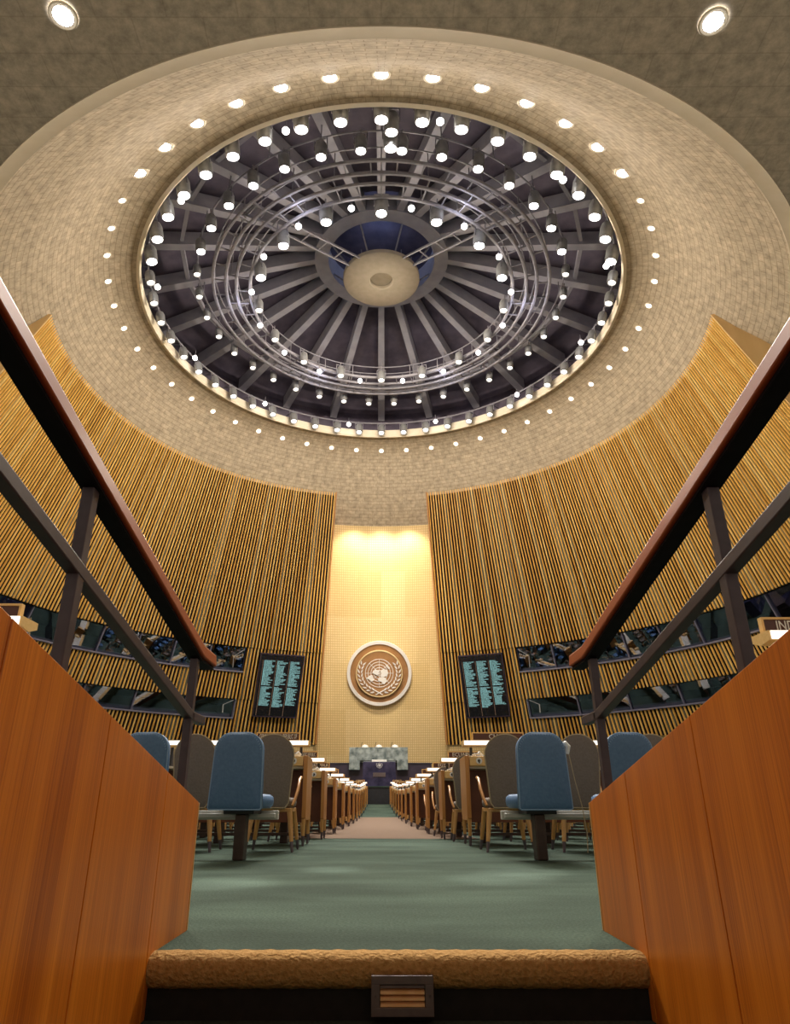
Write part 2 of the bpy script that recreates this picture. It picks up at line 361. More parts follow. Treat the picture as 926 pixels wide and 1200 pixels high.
fr.box(x0, x1, y0, y1, z0, z0 + .022); fr.box(x0, x1, y0, y1, z1 - .022, z1); fr.box(x0, x0 + .025, y0, y1, z0 + .022, z1 - .022); fr.box(x1 - .025, x1, y0, y1, z0 + .022, z1 - .022)
fr.box(x0, x1, y1 + .03, y1 + .032, z0, z1)
fr.box(x0, x0 + .006, y1, y1 + .03, z0, z1); fr.box(x1 - .006, x1, y1, y1 + .03, z0, z1)
relparent(fr.build('frame', M['grille'], bevel=.002), vg)
for i in range(4):
    z = z0 + .0275 + i * .0155
    relparent(MB().hexa([(x0 + .027, y0 + .004, z - .004), (x1 - .027, y0 + .004, z - .004), (x1 - .027, y0 + .02, z + .006), (x0 + .027, y0 + .02, z + .006),
          (x0 + .027, y0 + .004, z + .003), (x1 - .027, y0 + .004, z + .003), (x1 - .027, y0 + .02, z + .010), (x0 + .027, y0 + .02, z + .010)]).build('blade', M['brass'] if i < 3 else M['grille']), vg)
for x in (x0 + .012, x1 - .012):
    relparent(MB().lathe([(0, -.002), (.003, -.002), (.003, .002)], (0, 0, 0), 8).build('screw', M['ferrule']), vg).matrix_basis = Matrix.Translation((x, y0 - .001, (z0 + z1) / 2)) @ Matrix.Rotation(R(90), 4, 'X')
tag(vg, 'small metal vent grille with warm lit blades set in the black riser', 'vent grille')

# ------------------------------------------------------------------ wooden side panels and railings
def side(sgn, X, word):
    root = empty('panelled_side_wall', (sgn * (X + .02), 1.0, -.17))
    cuts = [-1.6, -.43, .14, .71, 1.28, 1.85, 2.42, 2.87]
    def zt(y): return CZ + (2.87 - y) * .205 + (0 if True else 0)
    for a, b in zip(cuts, cuts[1:]):
        g = .0025; a2, b2 = a + g, b - g
        xa, xb = sgn * X, sgn * (X + .022)
        if sgn < 0: xa, xb = xb, xa
        p = MB().hexa([(xa, a2, -.17), (xb, a2, -.17), (xb, b2, -.17), (xa, b2, -.17), (xa, a2, zt(a2)), (xb, a2, zt(a2)), (xb, b2, zt(b2)), (xa, b2, zt(b2))])
        relparent(p.build('panel', M['panel'], bevel=.0012), root)
    xa, xb = sorted((sgn * (X + .022), sgn * (X + .034)))
    b = MB().hexa([(xa, -1.6, -.17), (xb, -1.6, -.17), (xb, 2.86, -.17), (xa, 2.86, -.17), (xa, -1.6, zt(-1.6) - .004), (xb, -1.6, zt(-1.6) - .004), (xb, 2.86, zt(2.86) - .004), (xa, 2.86, zt(2.86) - .004)])
    relparent(b.build('backing', M['deskdark']), root)
    # end post strip
    xa, xb = sorted((sgn * (X - .001), sgn * (X + .036)))
    relparent(MB().box(xa, xb, 2.871, 2.883, -.0, CZ - .002).build('edge_strip', M['oak'], bevel=.001), root)
    tag(root, 'polished reddish wood panelled side wall sloping down on the %s of the step' % word, 'panelled wall')
    # railing
    XR = X + (.045 if sgn < 0 else .045)
    rr = empty('stair_railing', (sgn * XR, 2.76, zt(2.76)))
    yb = 2.76
    def hz(y): return CZ + .545 + (yb - y) * .185
    def mz(y): return CZ + .305 + (yb + .04 - y) * .185
    x = sgn * XR
    # handrail: sloping run and level end
    def hr(y, z, s, h0, h1): return [(x - s, y, z + h0), (x + s, y, z + h0), (x + s * .86, y, z + h1), (x - s * .86, y, z + h1)]
    hb = MB(); secs = [(-1.3, hz(-1.3)), (yb, hz(yb)), (yb + .03, hz(yb) - .004), (yb + .23, hz(yb) - .004)]
    ub = MB()
    for q, (bb, s, h0, h1) in enumerate(((hb, .036, .002, .052), (ub, .026, -.012, .0015))):
        for (y, z) in secs: bb.v += hr(y, z, s, h0, h1)
        for i in range(len(secs) - 1):
            for j in range(4): bb.f.append([i * 4 + j, i * 4 + (j + 1) % 4, (i + 1) * 4 + (j + 1) % 4, (i + 1) * 4 + j]); bb.m.append(0)
        k = (len(secs) - 1) * 4; bb.f += [[0, 3, 2, 1], [k, k + 1, k + 2, k + 3]]; bb.m += [0, 0]
    relparent(hb.build('handrail', M['railwood'], bevel=.006), rr)['label'] = 'reddish wooden handrail'
    relparent(ub.build('rail_bar', M['blacksteel']), rr)
    mb = MB(); mb.bar((x, -1.3, mz(-1.3)), (x, yb + .02, mz(yb + .02)), .034, .034); mb.bar((x, yb - .0, mz(yb)), (x, yb + .2, mz(yb)), .034, .034)
    relparent(mb.build('middle_rail', M['steel'], bevel=.003), rr)
    for y in (yb, 1.6, .44, -.72):
        relparent(MB().box(x - .0155, x + .0155, y - .019, y + .019, zt(y) - .14, hz(y) - .012).build('post', M['steel'], bevel=.003), rr)
    tag(rr, 'dark steel railing with a reddish wooden handrail on the %s of the step' % word, 'railing')
side(-1, .71, 'left'); side(1, .81, 'right')

# raised platforms behind the side walls
for sgn, nm, X, pz in ((-1, 'left', .76, .315), (1, 'right', .86, .232)):
    xa, xb = sorted((sgn * X, sgn * 6.0))
    struct(MB().box(xa, xb, -1.5, 2.4, -.17, pz).box(*sorted((sgn * 1.9, sgn * 6)), 2.4, 4.75, 0.001, pz).build('floor_platform_' + nm, M['carpet']), 'raised carpeted platform behind the %s side wall' % nm, 'floor')

# ------------------------------------------------------------------ ceiling
PROF = [(10.5, 20.0), (10.9, 19.95), (11.4, 19.82), (11.9, 19.5), (12.4, 18.95), (12.9, 18.25), (13.5, 17.4), (14.1, 16.7), (14.8, 16.0), (15.2, 15.55), (15.35, 15.37)]
cb = MB(); cb.uv = []; seg = 192
arc = [0]
for (r0, z0), (r1, z1) in zip(PROF, PROF[1:]): arc.append(arc[-1] + math.hypot(r1 - r0, z1 - z0))
for i in range(seg + 1):
    a = 360 * i / seg - 180
    for j, (r, z) in enumerate(PROF): cb.v.append(pol(r, a, z)); cb.uv.append((R(a) * 13, arc[j]))
k = len(PROF)
for i in range(seg):
    for j in range(k - 1): cb.f.append([i * k + j, i * k + j + 1, (i + 1) * k + j + 1, (i + 1) * k + j]); cb.m.append(0)
struct(cb.build('ceiling', M['cone'], smooth=True), 'curved tan plaster ceiling around the dome opening', 'ceiling')
struct(MB().lathe([(15.34, 15.38), (15.36, 15.30), (15.72, 15.10), (15.76, 15.06), (15.76, 15.35)], (0, CY, CZ), 192, 0, 88, 272).build('trim_1', M['lip'], smooth=True), 'raised plaster band around the ceiling bowl', 'trim')
ob_ = MB(); ob_.uv = []
rr_ = [15.74, 18, 20, 23, 27, 32]
for i in range(97):
    a = 88 + 184 * i / 96
    for r in rr_: p = pol(r, a, 15.12 + (r - 15.74) * .02); ob_.v.append(p); ob_.uv.append((p[0], p[1]))
k = len(rr_)
for i in range(96):
    for j in range(k - 1): ob_.f.append([i * k + j, i * k + j + 1, (i + 1) * k + j + 1, (i + 1) * k + j]); ob_.m.append(0)
struct(ob_.build('ceiling_outer', M['outer'], smooth=True), 'flat outer plaster ceiling over the entrance', 'ceiling')
# rim of the opening
struct(MB().lathe([(10.55, 19.97), (10.42, 19.93), (10.36, 20.02), (10.42, 20.42), (10.55, 20.42)], (0, CY, CZ), 192).build('trim_2', M['cream'], smooth=True), 'cream lit rim of the round dome opening', 'trim')

# dome interior
struct(MB().lathe([(10.6, 20.3), (11.3, 20.6), (11.6, 22.2), (11.2, 22.6), (7, 23.5), (3.4, 24.3), (3.2, 26.4), (0, 26.6)], (0, CY, CZ), 96).build('ceiling_dome', M['dshell'], smooth=True), 'dark concrete shell inside the dome', 'ceiling')
fr = empty('dome_rib_frame', (0, CY, CZ + 23.5))
def RZ(r): return 23.55 - (r - 3.1) * .235
for i in range(24):
    a = R(15 * i); s, c = math.sin(a), math.cos(a)
    def P(r, w, z): return (r * s + w * c, CY + r * c - w * s, CZ + z)
    b = MB(); r0, r1 = 2.95, 11.35
    b.hexa([P(r0, -.15, RZ(r0)), P(r0, .15, RZ(r0)), P(r1, .2, RZ(r1)), P(r1, -.2, RZ(r1)), P(r0, -.15, RZ(r0) + .7), P(r0, .15, RZ(r0) + .7), P(r1, .2, RZ(r1) + .7), P(r1, -.2, RZ(r1) + .7)])
    relparent(b.build('rib', M['dribs']), fr)
relparent(MB().lathe([(2.5, 23.5), (3.15, 23.48), (3.15, 24.3), (2.5, 24.6), (2.5, 23.5)], (0, CY, CZ), 96).build('hub_ring', M['dribs'], smooth=True), fr)
for i in range(24):
    a0, a1 = R(15 * i + 1.0), R(15 * i + 14.0); r = 9.0
    relparent(MB().bar((r * math.sin(a0), CY + r * math.cos(a0), CZ + RZ(r) + .25), (r * math.sin(a1), CY + r * math.cos(a1), CZ + RZ(r) + .25), .16, .2).build('cross_beam', M['dribs']), fr)
tag(fr, 'grey frame of radiating ribs and hub ring inside the dome', 'rib frame')
dc = empty('ceiling_disc', (0, CY, CZ + 22.7))
relparent(MB().lathe([(.52, 22.75), (.52, 22.41), (.56, 22.37), (1.72, 22.37), (1.78, 22.42), (1.78, 22.6), (1.6, 22.75), (0, 22.75)], (0, CY, CZ), 64).build('plate', M['disc'], smooth=True), dc)
relparent(MB().lathe([(0, 22.55), (.49, 22.55), (.49, 22.65), (0, 22.65)], (0, CY, CZ), 48).build('cap', M['disc'], smooth=True), dc)
for i in range(8):
    a = 22.5 + 45 * i; relparent(MB().bar(pol(1.55, a, 22.65), pol(2.7, a, 23.9), .06, .06).build('hanger', M['cat']), dc)
tag(dc, 'round cream plaster disc with a smaller raised circle hanging at the dome centre', 'ceiling disc')

# catwalk rings
cw = empty('ring_catwalk', (0, CY, CZ + 21.1))
for r in (5.95, 6.55, 7.0, 7.55):
    relparent(MB().ring((0, CY, CZ + 21.1), r, .075, 128, 6).ring((0, CY, CZ + 21.75), r, .03, 128, 5).build('ring_rail', M['cat'], smooth=True), cw)
for i in range(48):
    a = 7.5 * i
    relparent(MB().bar(pol(5.95, a, 21.1), pol(6.55, a, 21.1), .05, .05).build('rung', M['cat']), cw)
    relparent(MB().bar(pol(7.0, a + 3, 21.1), pol(7.55, a + 3, 21.1), .05, .05).build('rung', M['cat']), cw)
    if i % 2 == 0:
        for r in (5.95, 7.55): relparent(MB().bar(pol(r, a, 21.1), pol(r, a, 21.75), .04, .04).build('baluster', M['cat']), cw)
        relparent(MB().bar(pol(6.8, a, 21.1), pol(6.8, a, 22.75), .04, .04).bar(pol(6.5, a, 21.12), pol(7.05, a, 21.12), .05, .05).build('hanger', M['cat']), cw)
for a in (135, 225):
    d = Vector((math.sin(R(a)), math.cos(R(a)), 0)); q = Vector((d.y, -d.x, 0)); c = Vector((0, CY, CZ))
    b = MB()
    for w_ in (-.33, .33):
        for zz in (21.9,): b.bar(c + d * 1.55 + q * w_ + Vector((0, 0, 22.45)), c + d * 7.5 + q * w_ + Vector((0, 0, 21.3)), .06, .09)
        b.bar(c + d * 1.6 + q * w_ + Vector((0, 0, 22.45)), c + d * 1.6 + q * w_ + Vector((0, 0, 22.95)), .05, .05)
    for i in range(7):
        t = i / 6; p = c + d * (1.7 + 5.6 * t) + Vector((0, 0, 22.42 - 1.1 * t)); b.bar(p - q * .33, p + q * .33, .05, .05)
    relparent(b.build('bridge', M['cat']), cw)
tag(cw, 'grey steel ring catwalk with rungs and two bridges under the dome', 'catwalk')
# outer lighting rail
cr = MB().ring((0, CY, CZ + 20.75), 10.2, .04, 128, 5)
cr.ring((0, CY, CZ + 21.7), 8.25, .04, 128, 5)
for i in range(48): cr.bar(pol(10.2, 7.5 * i, 20.75), pol(11.3, 7.5 * i, 21.0), .04, .04)
for i in range(24): cr.bar(pol(8.25, 15 * i, 21.7), pol(8.25, 15 * i, 22.5), .04, .04)
tag(cr.build('lighting_rail', M['cat']), 'thin steel rails carrying the spotlights around the dome rim', 'lighting rail')

# spotlights
def make_spot(name, label, group, s=1.0, hot=False):
    root = empty(name)
    b = MB().lathe([(0, .52), (.10, .52), (.17, .46), (.205, .34), (.20, .0), (.185, -.10), (.165, -.10), (.15, 0.02)], (0, 0, 0), 18)
    b.v = [(x * s, y * s, z * s) for x, y, z in b.v]; b.build('can', M['can'], root, smooth=True)
    b = MB().lathe([(0, -.03), (.14, -.03), (.14, -.05), (0, -.05)], (0, 0, 0), 18)
    b.v = [(x * s, y * s, z * s) for x, y, z in b.v]; b.build('lens', M['lens_hot'] if hot else M['lens'], root)
    b = MB(); b.bar((-.225, 0, .2), (-.225, 0, .62), .03, .03); b.bar((.225, 0, .2), (.225, 0, .62), .03, .03); b.bar((-.24, 0, .62), (.24, 0, .62), .03, .03); b.bar((0, 0, .62), (0, 0, .8), .03, .03)
    b.v = [(x * s, y * s, z * s) for x, y, z in b.v]; b.build('yoke', M['cat'], root)
    tag(root, label, 'spotlight', group); register(root); return root
def place_ring(protos, n, r, z, off, tilt, inward=True):
    used = set()
    for i in range(n):
        a = (360 * i / n + off) % 360; a180 = a if a <= 180 else a - 360
        hot = abs(a180) > 108
        key = 'hot' if hot else ('side' if abs(a180) > 60 else 'far')
        p = protos[key]
        o = p if key not in used else copy_tree(p)
        used.add(key)
        if key != 'hot' or True: pass
        x, y, zz = pol(r, a, z); o.location = (x, y, zz)
        rot = Matrix.Rotation(-R(a), 4, 'Z') @ Matrix.Rotation(R(-tilt if inward else tilt), 4, 'X')
        o.rotation_euler = rot.to_euler()
        lab, grp = protos['lab'][key]; o['label'] = lab; o['group'] = grp
def ringset(where, s):
    d = {'lab': {}}
    for key, w_ in (('hot', 'dazzling white spotlight on the near side of the %s'), ('side', 'grey spotlight can on the left or right side of the %s'), ('far', 'grey spotlight can on the far side of the %s')):
        lab = w_ % where; grp = ('near ' if key == 'hot' else 'side ' if key == 'side' else 'far ') + 'spotlights of the ' + where
        d[key] = make_spot('spotlight', lab, grp, s * (1.25 if key == 'hot' else 1), key == 'hot'); d['lab'][key] = (lab, grp)  # near fixtures enlarged, so their size carries the glare
    return d
place_ring(ringset('dome opening rim', 1.0), 48, 10.0, 20.05, 0, 14)
place_ring(ringset('middle lighting ring', .85), 36, 8.2, 20.9, 5, 8)
place_ring(ringset('inner catwalk ring', 1.0), 16, 5.6, 20.75, 0, 6)
# bulbs between the inner cans
def make_bulb(label, group):
    root = empty('bare_bulb'); MB().lathe([(0, -.13), (.07, -.11), (.12, -.04), (.12, .03), (.06, .1), (0, .1)], (0, 0, 0), 12).build('globe', M['bulb'], root, smooth=True)
    MB().lathe([(0, .1), (.05, .1), (.05, .2), (0, .2)], (0, 0, 0), 10).bar((0, 0, .2), (0, 0, .45), .02, .02).build('socket', M['cat'], root)
    tag(root, label, 'bulb', group); register(root); return root
p = make_bulb('small bare bulb hanging from the inner catwalk ring', 'bulbs of the inner catwalk ring')
for i in range(16):
    o = p if i == 0 else copy_tree(p); o.location = pol(5.85, 11.25 + 22.5 * i, 20.75)
p = make_bulb('small bare bulb between cans at the dome opening rim', 'bulbs of the dome opening rim')
for i in range(12):
    o = p if i == 0 else copy_tree(p); o.location = pol(9.8, 18.75 + 30 * i, 20.35)
# pair of big lamps at the near rim
p = make_spot('spotlight', 'largest dazzling pair of lamps straight overhead at the near dome rim', 'big pair at the near rim', 1.2, True)
for i, r in enumerate((9.45, 8.85)):
    o = p if i == 0 else copy_tree(p); o.location = pol(r, 178, 20.2); o.rotation_euler = (R(14), 0, 0)

# recessed downlights in the ceiling bowl
def make_down(hot):
    root = empty('recessed_downlight')
    MB().lathe([(q * (1.7 if hot else 1), zz) for q, zz in [(.115, .0), (.15, -.015), (.165, 0), (.165, .03)]], (0, 0, 0), 20).build('trim_ring', M['cream'], root, smooth=True)
    MB().lathe([(0, .0), (.12 * (1.7 if hot else 1), .0)], (0, 0, 0), 20).build('lens', M['lens_hot'] if hot else M['lens'], root)  # near ring and lens widened to stand for the glare core
    register(root); return root
dh, dn = make_down(True), make_down(False); uh = un = False
for i in range(48):
    a = 7.5 * i; a180 = a if a <= 180 else a - 360; hot = abs(a180) > 128
    if hot: o = dh if not uh else copy_tree(dh); uh = True
    else: o = dn if not un else copy_tree(dn); un = True
    x, y, z = pol(11.62, a, 19.66); o.location = (x, y, z); o.rotation_euler = (Matrix.Rotation(-R(a), 4, 'Z') @ Matrix.Rotation(R(-24), 4, 'X')).to_euler()
    if hot: tag(o, 'dazzling recessed downlight on the near side of the ceiling bowl', 'downlight', 'near downlights of the ceiling bowl')
    elif abs(a180) > 70: tag(o, 'small round recessed downlight on the %s side of the ceiling bowl' % ('right' if a180 > 0 else 'left'), 'downlight', ('right' if a180 > 0 else 'left') + ' downlights of the ceiling bowl')
    else: tag(o, 'small round recessed downlight on the far side of the ceiling bowl', 'downlight', 'far downlights of the ceiling bowl')
for (px, py, wd) in ((75, 15, 'left'), (835, 22, 'right')):
    u = (600 - py) / 795; x = (px - 447) / 795; Y = .9194 - u * .3933; Z = .3933 + u * .9194; t = 15.22 / Z
    o = copy_tree(dh); o.location = (x * t, Y * t, CZ + 15.11); o.rotation_euler = (0, 0, 0); o.scale = (1.05, 1.05, 1.05)
    tag(o, 'dazzling ceiling lamp alone on the outer ceiling at upper %s' % wd, 'downlight')
    if 'group' in o: del o['group']
    lamp('outer_ceiling_light', 'SPOT', (x * t, Y * t, CZ + 15.0), 900, (1, .93, .85), .15, (x * t, Y * t, 0), 120, .6)

# ------------------------------------------------------------------ slatted walls
def cr_(z): return 13.5 + (17.4 - z) * .42
ZT, ZA, ZB, ZC, ZD, ZE = 17.55, 8.45, 7.10, 5.62, 4.58, 3.25
A0, AW, A1 = 12.1, 27.4, 105.5
NS = 139
def slat_wall(sgn, name, word):
    root = empty('wall_' + name, (sgn * 17, CY, CZ + ZE)); 
    b = MB(); pit = (A1 - A0) / NS
    tiers = [(ZT, ZA, 0, A0), (ZA, ZB, .07, None), (ZB, ZC, .07, A0), (ZC, ZD, .14, None), (ZD, ZE, .14, A0)]
    rnd = random.Random(3 if sgn < 0 else 5)
    grey = [rnd.random() < .22 for _ in range(NS)]
    gm = [rnd.choice((0, 0, 1, 2, 0)) for _ in range(NS)]
    for (zt, zb, off, st_) in tiers:
        for i in range(NS):
            a = A0 + pit * i
            if st_ is None and a > AW: continue
            def q(r, ang, z): return pol(r, sgn * ang, z)
            rt, rb = cr_(zt) + off, cr_(zb) + off; w_ = pit * .46; dp = .055
            a_, b_ = a + pit * .12, a + pit * .12 + w_
            ia, ib = a_ + w_ * .22, b_ - w_ * .22
            # bottom 4 / top 4 : outer pair on the backing, inner pair in front
            b.hexa([q(rb, a_, zb), q(rb, b_, zb), q(rb - dp, ib, zb), q(rb - dp, ia, zb), q(rt, a_, zt), q(rt, b_, zt), q(rt - dp, ib, zt), q(rt - dp, ia, zt)], gm[i])
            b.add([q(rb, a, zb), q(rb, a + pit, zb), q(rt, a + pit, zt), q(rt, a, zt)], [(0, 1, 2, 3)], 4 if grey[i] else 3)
        # closing shelf under each tier
    for (z, o1, o2) in ((ZA, 0, .07), (ZC, .07, .14)):
        for i in range(NS):
            a = A0 + pit * i
            b.add([pol(cr_(z) + o1, sgn * a, z), pol(cr_(z) + o1, sgn * (a + pit), z), pol(cr_(z) + o2, sgn * (a + pit), z), pol(cr_(z) + o2, sgn * a, z)], [(0, 1, 2, 3)], 3)
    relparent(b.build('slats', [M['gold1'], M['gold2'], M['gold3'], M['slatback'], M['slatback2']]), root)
    # lower wall below the slats
    b = MB(); n = 60; b.uv = []
    for i in range(n + 1):
        a = A0 + (A1 - A0) * i / n
        for z in (ZE + .02, -.5): b.v.append(pol(cr_(z) + .25, sgn * a, z)); b.uv.append((R(a) * 19, z * 1.085))
    for i in range(n): b.f.append([2 * i, 2 * i + 1, 2 * i + 3, 2 * i + 2]); b.m.append(0)
    relparent(b.build('base_wall', M['niche'], smooth=True), root)
    # end box and niche edge
    def q(r, ang, z): return pol(r, sgn * ang, z)
    b = MB(); zt, zb = ZT - .1, -.4; e = A1 + .35; a = A1 + .02
    b.hexa([q(cr_(zb) - .14, a, zb), q(cr_(zb) + 1.2, a, zb), q(cr_(zb) + 1.2, e, zb), q(cr_(zb) - .14, e, zb), q(cr_(zt) - .14, a, zt), q(cr_(zt) + 1.2, a, zt), q(cr_(zt) + 1.2, e, zt), q(cr_(zt) - .14, e, zt)])
    relparent(b.build('end_panel', M['endwood']), root)
    b = MB(); a, e = A0 - .25, A0 + .03
    b.hexa([q(cr_(ZE) - .16, a, ZE), q(cr_(ZE) + 1.6, a, ZE), q(cr_(ZE) + 1.6, e, ZE), q(cr_(ZE) - .16, e, ZE), q(cr_(ZT) - .16, a, ZT), q(cr_(ZT) + 1.4, a, ZT), q(cr_(ZT) + 1.4, e, ZT), q(cr_(ZT) - .16, e, ZT)])
    relparent(b.build('niche_edge', M['trimwood']), root)
    struct(root, 'tall gold slatted wall leaning over the %s of the hall' % word, 'wall')
slat_wall(-1, 'left', 'left'); slat_wall(1, 'right', 'right')

# booth windows
def window_band(sgn, num, zt, zb, off, pitchdeg, a_start, where):
    root = empty('window_%d' % num, pol(cr_(zb) + off, sgn * 60, zb))
    n = int((A1 - a_start) / pitchdeg)
    fr = MB(); sl = MB(); bk = MB()
    lean = 0.0
    for i in range(n + 1):
        a, e = a_start + i * pitchdeg, min(a_start + (i + 1) * pitchdeg, A1)
        if e - a < .5: break
        rt, rb = cr_(zt) + off + .16, cr_(zb) + off + .16
        q = lambda r, ang, z: pol(r, sgn * ang, z)
        g = .12
        pn = MB().add([q(rb, a + g, zb), q(rb, e - g, zb), q(rt, e - g, zt), q(rt, a + g, zt)], [(0, 1, 2, 3)])
        relparent(pn.build('pane', M['glass']), root)
        fr.hexa([q(rb - .10, a - g, zb), q(rb - .10, a + g, zb), q(rb + .14, a + g, zb), q(rb + .14, a - g, zb), q(rt - .10, a - g, zt), q(rt - .10, a + g, zt), q(rt + .14, a + g, zt), q(rt + .14, a - g, zt)])
        m_ = 4
        for j in range(m_):
            u0, u1 = a + (e - a) * j / m_, a + (e - a) * (j + 1) / m_
            ri = cr_(zb) + off
            sl.hexa([q(ri - .17, u0, zb - .05), q(ri - .17, u1, zb - .05), q(ri + .4, u1, zb - .05), q(ri + .4, u0, zb - .05), q(ri - .17, u0, zb + .03), q(ri - .17, u1, zb + .03), q(ri + .4, u1, zb + .03), q(ri + .4, u0, zb + .03)])
            bk.add([q(rb + 2.2, u0, zb), q(rb + 2.2, u1, zb), q(rb + 2.2, u1, zt + .6), q(rb + 2.2, u0, zt + .6)], [(0, 1, 2, 3)])
            bk.add([q(rb - .02, u0, zb - .02), q(rb - .02, u1, zb - .02), q(rb + 2.2, u1, zb - .02), q(rb + 2.2, u0, zb - .02)], [(0, 1, 2, 3)])
            bk.add([q(rb + .5, u0, zb), q(rb + .5, u1, zb), q(rb + .5, u1, zb + .36), q(rb + .5, u0, zb + .36)], [(0, 1, 2, 3)], 1)
            bk.add([q(rt - .3, u0, zt + .02), q(rt - .3, u1, zt + .02), q(rb + 2.2, u1, zt + .02), q(rb + 2.2, u0, zt + .02)], [(0, 1, 2, 3)])
    q = lambda r, ang, z: pol(r, sgn * ang, z)
    for a in (a_start - .1, A1):
        bk.add([q(cr_(zb) + off - .02, a, zb), q(cr_(zb) + 2.4, a, zb), q(cr_(zb) + 2.4, a, zt), q(cr_(zt) + off - .02, a, zt)], [(0, 1, 2, 3)])
    relparent(fr.build('mullions', M['sill']), root); relparent(sl.build('sill', M['sill']), root); relparent(bk.build('booth_shell', [M['booth'], M['boothdesk']]), root)
    struct(root, 'long band of dark booth windows, %s' % where, 'window')
window_band(-1, 1, ZA, ZB, .07, 7, AW, 'upper band of the left wall')
window_band(1, 2, ZA, ZB, .07, 7, AW, 'upper band of the right wall')
window_band(-1, 3, ZC, ZD, .14, 9, AW + .3, 'lower band of the left wall')
window_band(1, 4, ZC, ZD, .14, 9, AW + .3, 'lower band of the right wall')

# ------------------------------------------------------------------ golden niche wall
NY0 = 39.7
def NP(x, z, off=0):          # point on the leaning, gently curved niche wall
    r = 14.8 + .42 * (16 - z); y = CY + math.sqrt(r * r - x * x); nrm = Vector((0, -1, -.42)).normalized(); return Vector((x, y, CZ + z)) + nrm * off
b = MB(); b.uv = []
for i in range(25):
    x = -5.8 + 11.6 * i / 24
    for z in (-.4, 4, 8, 12, 16.3): b.v.append(tuple(NP(x, z))); b.uv.append((x + .75, z * 1.085))
for i in range(24):
    for k in range(4): b.f.append([i * 5 + k, (i + 1) * 5 + k, (i + 1) * 5 + k + 1, i * 5 + k + 1]); b.m.append(0)
struct(b.build('wall_back', M['niche']), 'tall golden perforated wall behind the podium', 'wall')

def emblem(root, MW, S, brown=True):
    """laurel and world map emblem in the local plane x/y, z towards the viewer; S scales (1 = outer radius 1)"""
    def put(b, name, mat, z0=0):
        b.v = [(x * S, y * S, z * S) for x, y, z in b.v]; o = b.build(name, mat, root); o.matrix_world = MW; return o
    def annulus(r0, r1, z0, z1, seg=64, c=(0, 0)):
        b = MB()
        for i in range(seg):
            a = 2 * math.pi * i / seg
            for (r, z) in ((r0, z0), (r1, z0), (r1, z1), (r0, z1)): b.v.append((c[0] + r * math.cos(a), c[1] + r * math.sin(a), z))
        for i in range(seg):
            j = (i + 1) % seg
            for k in range(4): b.f.append([i * 4 + k, i * 4 + (k + 1) % 4, j * 4 + (k + 1) % 4, j * 4 + k][::-1]); b.m.append(0)
        return b
    if brown:
        put(annulus(.905, 1.0, 0, .07), 'outer_ring', M['emb_white'])
        put(annulus(.0, .905, 0, .03), 'ground', M['emb_brown'])
        put(annulus(.0, .70, .03, .11), 'raised_disc', M['emb_brown'])
        put(annulus(.695, .72, .03, .125), 'gilt_ring', M['emb_gold'])
    zb = .11 if brown else 0.0
    g = MB(); G = .43
    for k in range(1, 6):
        a = annulus(G * k / 5 - .008, G * k / 5 + .008, zb, zb + .012, 40, (0, .02)); g.add(a.v, a.f)
    for k in range(4):
        t = R(45 * k); c, s = math.cos(t), math.sin(t)
        g.add([(-G * c - .006 * s, .02 - G * s + .006 * c, zb + .013), (-G * c + .006 * s, .02 - G * s - .006 * c, zb + .013), (G * c + .006 * s, .02 + G * s - .006 * c, zb + .013), (G * c - .006 * s, .02 + G * s + .006 * c, zb + .013)], [(0, 1, 2, 3)])
    put(g, 'map_grid', M['emb_white'])
    polys = [[(-75, -30), (-40, -40), (-12, -36), (0, -22), (-12, -5), (-5, 12), (-25, 22), (-50, 12), (-80, -2)],
             [(-152, 58), (-125, 38), (-95, 18), (-75, 28), (-70, 55), (-62, 82), (-92, 98), (-118, 74)],
             [(10, -30), (35, -42), (60, -48), (95, -32), (106, 0), (86, 32), (46, 46), (15, 42), (18, 20), (25, 0)],
             [(-18, 62), (10, 48), (46, 46), (78, 58), (92, 92), (60, 128), (36, 120), (24, 96), (-10, 92)],
             [(68, -112), (98, -96), (126, -60), (114, -46), (84, -76)]]
    g = MB()
    for pl in polys: g.prism([(x / 380, .02 - y / 380) for x, y in pl][::-1], lambda u, v, w: (u, v, zb + .014 + w * .014))
    put(g, 'map_lands', M['emb_white'])
    g = MB()
    for sg in (-1, 1):
        for k in range(9):
            t = R(-76 + 100 * k / 8); rr = .585
            cx, cy = rr * math.cos(t), rr * math.sin(t) + .03
            for side_ in (-1, 1):
                d = t + R(90) + side_ * R(26); L_ = .145; W_ = .021
                bx, by = cx + side_ * -.02 * math.cos(t), cy + side_ * -.02 * math.sin(t)
                pts = []
                for (l, w_) in ((0, 0), (.3, 1), (.6, .9), (1, 0), (.6, -.9), (.3, -1)):
                    pts.append((sg * (bx + math.cos(d) * L_ * l - math.sin(d) * W_ * w_), by + math.sin(d) * L_ * l + math.cos(d) * W_ * w_))
                if sg < 0: pts = pts[::-1]
                g.prism(pts, lambda u, v, w: (u, v, zb + .005 + w * .02))
        # crossing stems
        p0, p1 = (sg * -.12, -.64), (sg * .14, -.50)
        pts = [(p0[0], p0[1]), (p0[0] + sg * .03, p0[1] - .012), (p1[0], p1[1] - .02), (p1[0], p1[1] + .01)]
        if sg < 0: pts = pts[::-1]
        g.prism(pts, lambda u, v, w: (u, v, zb + .005 + w * .02))
    put(g, 'laurel_branches', M['emb_white'])
em = empty('wall_emblem', (0, 0, 0)); c = NP(-.13, 7.52, .16)
ex = Vector((1, 0, 0)); en = Vector((0, -1, -.42)).normalized(); ey = en.cross(ex).normalized()
if ey.z < 0: ey = -ey
